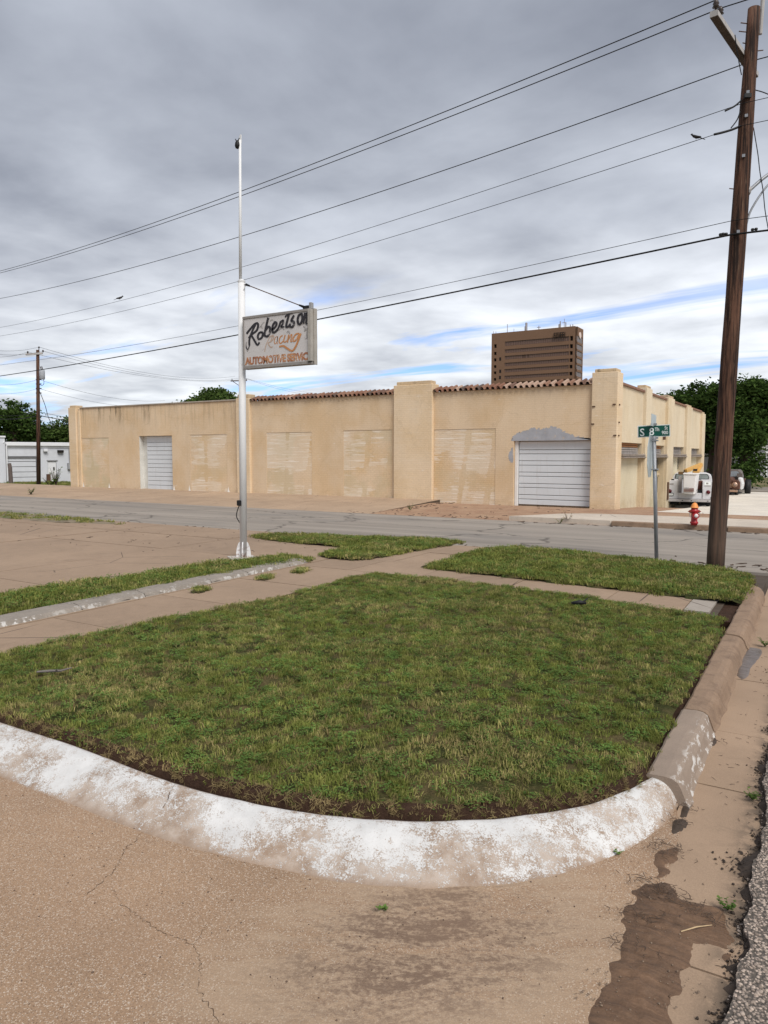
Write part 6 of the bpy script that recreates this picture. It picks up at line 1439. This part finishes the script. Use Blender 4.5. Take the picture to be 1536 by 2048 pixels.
for k, (pts, h, m, lab) in enumerate((
    ([(1300, 1722), (1312, 1700), (1345, 1692), (1362, 1700), (1358, 1722), (1335, 1732), (1345, 1742), (1330, 1758), (1300, 1757), (1310, 1740)], .02, M_MUD, 'mud clump with roots above the wide mud spread'),
    ([(1335, 1665), (1345, 1640), (1368, 1636), (1378, 1650), (1365, 1664), (1350, 1672), (1342, 1685)], .025, M_DKMUD, 'dark mud clump against the painted kerb end'),
    ([(1356, 1636), (1362, 1612), (1375, 1605), (1384, 1618), (1376, 1634)], .03, M_DKMUD, 'dark leafy mud clump below the grey kerb length'),
    ([(1368, 1608), (1380, 1570), (1392, 1542), (1402, 1545), (1392, 1575), (1382, 1604)], .01, M_DKMUD, 'thin streak of dark mud along the grey kerb length'),
    ([(1409, 1505), (1414, 1482), (1424, 1465), (1434, 1470), (1438, 1486), (1422, 1498)], .02, M_DKMUD, 'mud clump with twigs beside the kerb joint'),
    ([(1468, 1340), (1480, 1302), (1500, 1294), (1526, 1300), (1520, 1318), (1505, 1335), (1498, 1355), (1478, 1358)], .006, plain('wet_grey_silt', rgb(.115, .085, .066), .35, 10., .3, .3), 'wet grey puddle silt in the gutter by the kerb'))):
    tag(patch('mud', gnd(pts, gz_), gz_, m, h, .012, .012, k+3), lab, 'mud', kind='stuff')
# aggregate crumbs and dark weedy rim where the cross street breaks up
rg = np.random.RandomState(3)
def stones(name, pts, smin, smax, m, lab, kind='stuff', flat_=.6):
    V = []; F = []; ph = (1+5**.5)/2
    ico = np.array([(-1, ph, 0), (1, ph, 0), (-1, -ph, 0), (1, -ph, 0), (0, -1, ph), (0, 1, ph), (0, -1, -ph), (0, 1, -ph), (ph, 0, -1), (ph, 0, 1), (-ph, 0, -1), (-ph, 0, 1)])/1.9
    fi = np.array([(0, 11, 5), (0, 5, 1), (0, 1, 7), (0, 7, 10), (0, 10, 11), (1, 5, 9), (5, 11, 4), (11, 10, 2), (10, 7, 6), (7, 1, 8), (3, 9, 4), (3, 4, 2), (3, 2, 6), (3, 6, 8), (3, 8, 9), (4, 9, 5), (2, 4, 11), (6, 2, 10), (8, 6, 7), (9, 8, 1)])
    for i, p in enumerate(pts):
        s = smin+(smax-smin)*rg.rand()**2; a = rg.rand()*6.28; c_, s_ = math.cos(a), math.sin(a)
        q = ico*(1+.25*rg.randn(12, 1))*np.array([s, s*(.6+.4*rg.rand()), s*flat_]); q = np.stack([q[:, 0]*c_-q[:, 1]*s_, q[:, 0]*s_+q[:, 1]*c_, q[:, 2]], 1)
        V.append(q+np.array(p)); F.append(fi+12*i)
    o = link(name, np_mesh(name, np.concatenate(V), np.concatenate(F), None, m))
    if lab: tag(o, lab, 'gravel', kind=kind)
    return o
def stonemat():
    g = G('crumbled_stone'); rp = g.n('ShaderNodeNewGeometry').outputs['Random Per Island']
    c = g.mix(rp, rgb(.17, .135, .11), rgb(.46, .375, .31)); g.set(col=c, rough=.9); return g.m
M_STN = stonemat()
ex = np.array([p[0] for p in agg_edge]); ey = np.array([p[1] for p in agg_edge])
pts = []
for _ in range(9000):
    y = -1+rg.rand()**1.3*6.0; x = np.interp(y, ey, ex); d = abs(rg.randn())*.25-.02
    pts.append((x+d, y, -.095 if d > .012 else -.128))
stones('street_aggregate', pts, .004, .011, M_STN, 'loose pale aggregate along the broken edge of the cross street')
M_RIM = plain('dark_rim_dirt', rgb(.045, .033, .026), .5, 20., .9, .8, 60.)
b = MB(); pr_ = []
for k in range(len(agg_edge)):
    x, y = agg_edge[k]; w_ = .012+.07*abs(mnoise.noise((y*2.5, 5, 0)))+.035*mnoise.noise((y*9, 2, 0))+.03*mnoise.noise((y*40, 2, 5)); pr_.append((x-max(w_, .004), x+.015+.012*mnoise.noise((y*22, 8, 1)), y))
for k in range(len(agg_edge)-1):
    (a, c, y), (a2, c2, y2) = pr_[k], pr_[k+1]
    b.quad((a, y, -.1315), (c, y, -.0938), (c2, y2, -.0938), (a2, y2, -.1315))
rim = tag(b.build('edge_dirt', M_RIM), 'dark dirt and weeds along the broken street edge', 'dirt', kind='stuff')
pts = []
for _ in range(7000):
    y = -1+rg.rand()*9; x = np.interp(y, ey, ex); k_ = .02+.09*abs(mnoise.noise((y*2.5, 5, 0))); pts.append((x+.02-abs(rg.randn())*k_, y, -.128 if rg.rand() < .8 else -.118))
stones('dark_crumbs', pts, .002, .009, M_RIM, 'dark crumbs of dirt beside the street edge')
# pebbles in the mud
pts = []
mx = gnd([(1200, 2000), (1260, 1990), (1300, 2000), (1240, 1960), (1330, 1960), (1290, 1880), (1270, 1850), (1350, 1870), (1220, 2020), (1345, 1950), (1310, 1800), (1280, 1885)], gz_+.006)
for p in mx:
    for _ in range(22): pts.append((p.x+rg.randn()*.06, p.y+rg.randn()*.018, gz_+.010))
stones('mud_pebbles', pts, .0015, .0055, plain('pebble', rgb(.20, .145, .105), .6, 150.), 'small pebbles and grit lying in the wet gutter mud')
pts = [(x, y, -.130) for x, y in ((rg.uniform(-4, -.7), rg.uniform(1.2, 3.6)) for _ in range(700))]
co_poly = drv
pts = [p for p in pts if inside(np.array(p[0]), np.array(p[1]), co_poly)]
stones('driveway_grit', pts, .0015, .005, plain('grit', rgb(.12, .08, .06), .6, 200.), 'scattered grit on the tan driveway')
# twigs, roots and leaf litter
M_TWIG = plain('dead_twig', rgb(.085, .058, .042), .4, 30., .9); M_STRW = plain('dry_straw', rgb(.46, .34, .20), .25, 30., .9)
def litter(name, pts, lmin, lmax, r, m, lab, spread=1.):
    b = MB()
    for p in pts:
        a = rg.rand()*6.28; l = lmin+(lmax-lmin)*rg.rand(); d = Vector((math.cos(a), math.sin(a), rg.randn()*.12)); q = Vector(p); k = Vector((-d.y, d.x, 0))*l*.2*rg.randn()
        b.tube([q-d*l*.5, q+k, q+d*l*.5], [r*.7, r, r*.5], 4)
    return tag(b.build(name, m), lab, 'litter', kind='stuff')
pts = []
for _ in range(330): pts.append((rg.uniform(-30, -7), 13.42+abs(rg.randn())*.28, -.09))
for _ in range(120): pts.append((rg.uniform(-9, 0), 13.9+abs(rg.randn())*.35-.3, -.09))
litter('leaf_litter', pts, .05, .22, .011, M_TWIG, 'dark twigs and leaf litter washed along the near edge of the street')
pts = [(rg.uniform(-14, -7.4), 20.3+abs(rg.randn())*.6, -.1+.02) for _ in range(50)]+[(rg.uniform(-7.4, 2), 20.1-abs(rg.randn())*.12, -.09) for _ in range(70)]+[(rg.uniform(-12.6, -6.5), rg.uniform(20.4, 25.2), 0) for _ in range(45)]
pts = [(x, y, (-.105+.11*(y-20.22)/4.4) if y > 20.22 else z) for x, y, z in pts]
litter('leaf_litter', pts, .05, .22, .009, M_TWIG, 'dark twigs scattered over the brown apron before the right door')
pts = [(rg.uniform(-12.8, -12.3)+.0, rg.uniform(20.3, 25), 0) for _ in range(30)]; pts = [(x+(y-22)*.15, y, -.105+.11*(y-20.22)/4.4) for x, y, z in pts]
litter('leaf_litter', pts, .06, .25, .012, M_TWIG, 'line of twigs where the brown apron meets the tan concrete')
pts = [(rg.uniform(-24, -8), rg.uniform(9, 13.2), .004) for _ in range(110)]
litter('leaf_litter', pts, .02, .10, .006, M_TWIG, 'specks of dead leaves on the pinkish forecourt slabs')
pts = [(p.x+rg.randn()*.05, p.y+rg.randn()*.03, gz_+.02) for p in gnd([(1260, 1830), (1300, 1840), (1290, 1770), (1310, 1775), (1410, 1830), (1440, 1850), (1250, 1900), (1330, 1800), (1345, 1790), (1360, 1810), (1320, 1785), (1335, 1715), (1345, 1700), (1325, 1700), (1372, 1620), (1362, 1650), (1424, 1485)], gz_) for _ in range(16)]
litter('root_litter', pts, .015, .06, .0016, M_TWIG, 'fine roots and twigs caught in the gutter mud')
pts = [(rg.uniform(-.5, -.22), rg.uniform(2, 9), gz_+.003) for _ in range(110)]
litter('gutter_litter', pts, .008, .04, .0014, M_TWIG, 'small twigs lying on the gutter concrete')
# single things
a, c = at(1362, 1863, gz_+.015), at(1424, 1850, gz_+.02); tag(MB().tube([a, a.lerp(c, .5)+Vector((0, 0, .006)), c], [.0025, .003, .0015], 5).build('straw_stalk', M_STRW), 'pale straw stalk lying across the gutter mud', 'stalk')
a = at(100, 1342, .07); tag(MB().tube([a+Vector((-.10, -.05, -.01)), a, a+Vector((.10, .03, .01)), a+Vector((.16, .09, .03))], [.008, .012, .010, .004], 6).tube([a+Vector((.05, .015, .005)), a+Vector((.10, .0, .03))], [.007, .003], 5).build('stick', plain('grey_stick', rgb(.16, .14, .13), .3, 20.)), 'short grey stick on the left of the large lawn', 'stick')
a = at(1160, 1208, .06); b = MB(); b.tube([a+Vector((-.10, -.02, 0)), a+Vector((0, .0, .02)), a+Vector((.06, .04, .01))], [.02, .028, .015], 7).tube([a, a+Vector((.08, .06, .07))], [.014, .006], 6); tag(b.build('scrap', M_BLK, None, True), 'small black scrap on the large lawn near its far right edge', 'scrap')
def weed(px, py, z, h, n, lab, m=M_WEED, sz=.02, spread=.6, stem=True):
    p = at(px, py, z); w = thing('weed', lab, 'weed', p); b = MB(); r2 = random.Random(int(px)); bs = MB()
    for k in range(n):
        a = r2.uniform(0, 6.28); l = h*r2.uniform(.5, 1); e = Vector((math.cos(a)*l*spread, math.sin(a)*l*spread, l)); bs.tube([(0, 0, 0), e*.5+Vector((0, 0, l*.08)), e], [sz*.12, sz*.1, sz*.06], 4)
        for t in (.4, .55, .7, .85, 1.):
            q = e*t; a2 = r2.uniform(0, 6.28); d = Vector((math.cos(a2), math.sin(a2), r2.uniform(-.2, .5)))*sz*r2.uniform(.7, 1.4); s_ = Vector((-d.y, d.x, 0))*.45
            b.quad(q, q+d*.5+s_, q+d, q+d*.5-s_)
    b.build('leaves', m, w); bs.build('stems', M_TWIG if h > .3 else M_WEED, w); return w
weed(765, 1818, -.128, .022, 3, 'tiny green weed leaf lying on the driveway', sz=.016, spread=1.2)
weed(1236, 1708, -.128, .018, 5, 'small green tuft at the foot of the white kerb', sz=.012, spread=1.)
weed(112, 972, -.1, 1.15, 16, 'straggly tall weed between the far left pole and the garage', sz=.14, spread=.35)
weed(100, 974, -.1, .6, 16, 'low bushy weed at the foot of the far left pole', sz=.16, spread=.7)
weed(62, 990, -.1, .35, 7, 'small weed at the edge of the street on the left', sz=.1, spread=.5)
weed(1135, 1046, -.1, .35, 6, 'thin dry weed at the street edge before the right door', M_STRAW, .05, .6)
weed(1120, 1047, -.1, .22, 6, 'short dry weed left of the thin dry weed', M_STRAW, .05, .9)
weed(820, 1020, -.03, .22, 8, 'dark dry weed at the left corner of the brown apron', M_TWIG, .05, .8)
weed(1455, 1820, -.128, .05, 12, 'small green weed at the street edge beside the mud', sz=.014, spread=.9)
weed(1505, 1600, -.128, .05, 14, 'green weed growing from the street edge by the gutter', sz=.014, spread=.9)
weed(1530, 1293, -.128, .08, 14, 'green weed sprouting in the gutter beside the puddle', sz=.018, spread=.9)
for k, (px, py, lab) in enumerate(((398, 1176, 'grass tuft in a gap of the stone edging, middle one'), (530, 1151, 'grass tuft in the stone edging nearest the sign pole'), (600, 1137, 'grass tuft at the far end of the stone edging'))):
    w = turf_mesh('grass_tuft', [(p.x, p.y) for p in gnd([(px-22, py+6), (px-8, py-4), (px+18, py-6), (px+24, py), (px+4, py+7)], .03)], .015, .03, M_TURF, .05, .03); tag(w, lab, 'grass', kind='stuff'); scatter(w, FARTUFTS, 260, .5, .9, k)
# verge of weeds along the street at the left, and turf by the workshop
vg = turf_mesh('weed_verge', [(-34, 12.0), (-17.6, 12.2), (-15.5, 12.75), (-16.5, 13.2), (-20, 13.5), (-34, 13.6)], .02, .12, plain('verge_dirt', rgb(.20, .16, .11), .4, 3., 1.), .3, .03); tag(vg, 'patchy green weeds along the street at the left edge', 'weeds', kind='stuff'); scatter(vg, FARTUFTS, 22, .8, 1.6, 21)
pts_ = [(p.x, p.y) for p in gnd([(-40, 962), (148, 962), (148, 972), (110, 978), (60, 977), (-40, 985)], -.05)]
vt = turf_mesh('rough_grass', pts_, -.12, .3, M_GROUND, .3, .03); tag(vt, 'rough dry grass before the white workshop', 'grass', kind='stuff'); scatter(vt, FARTUFTS, 12, 1.0, 2.4, 22)
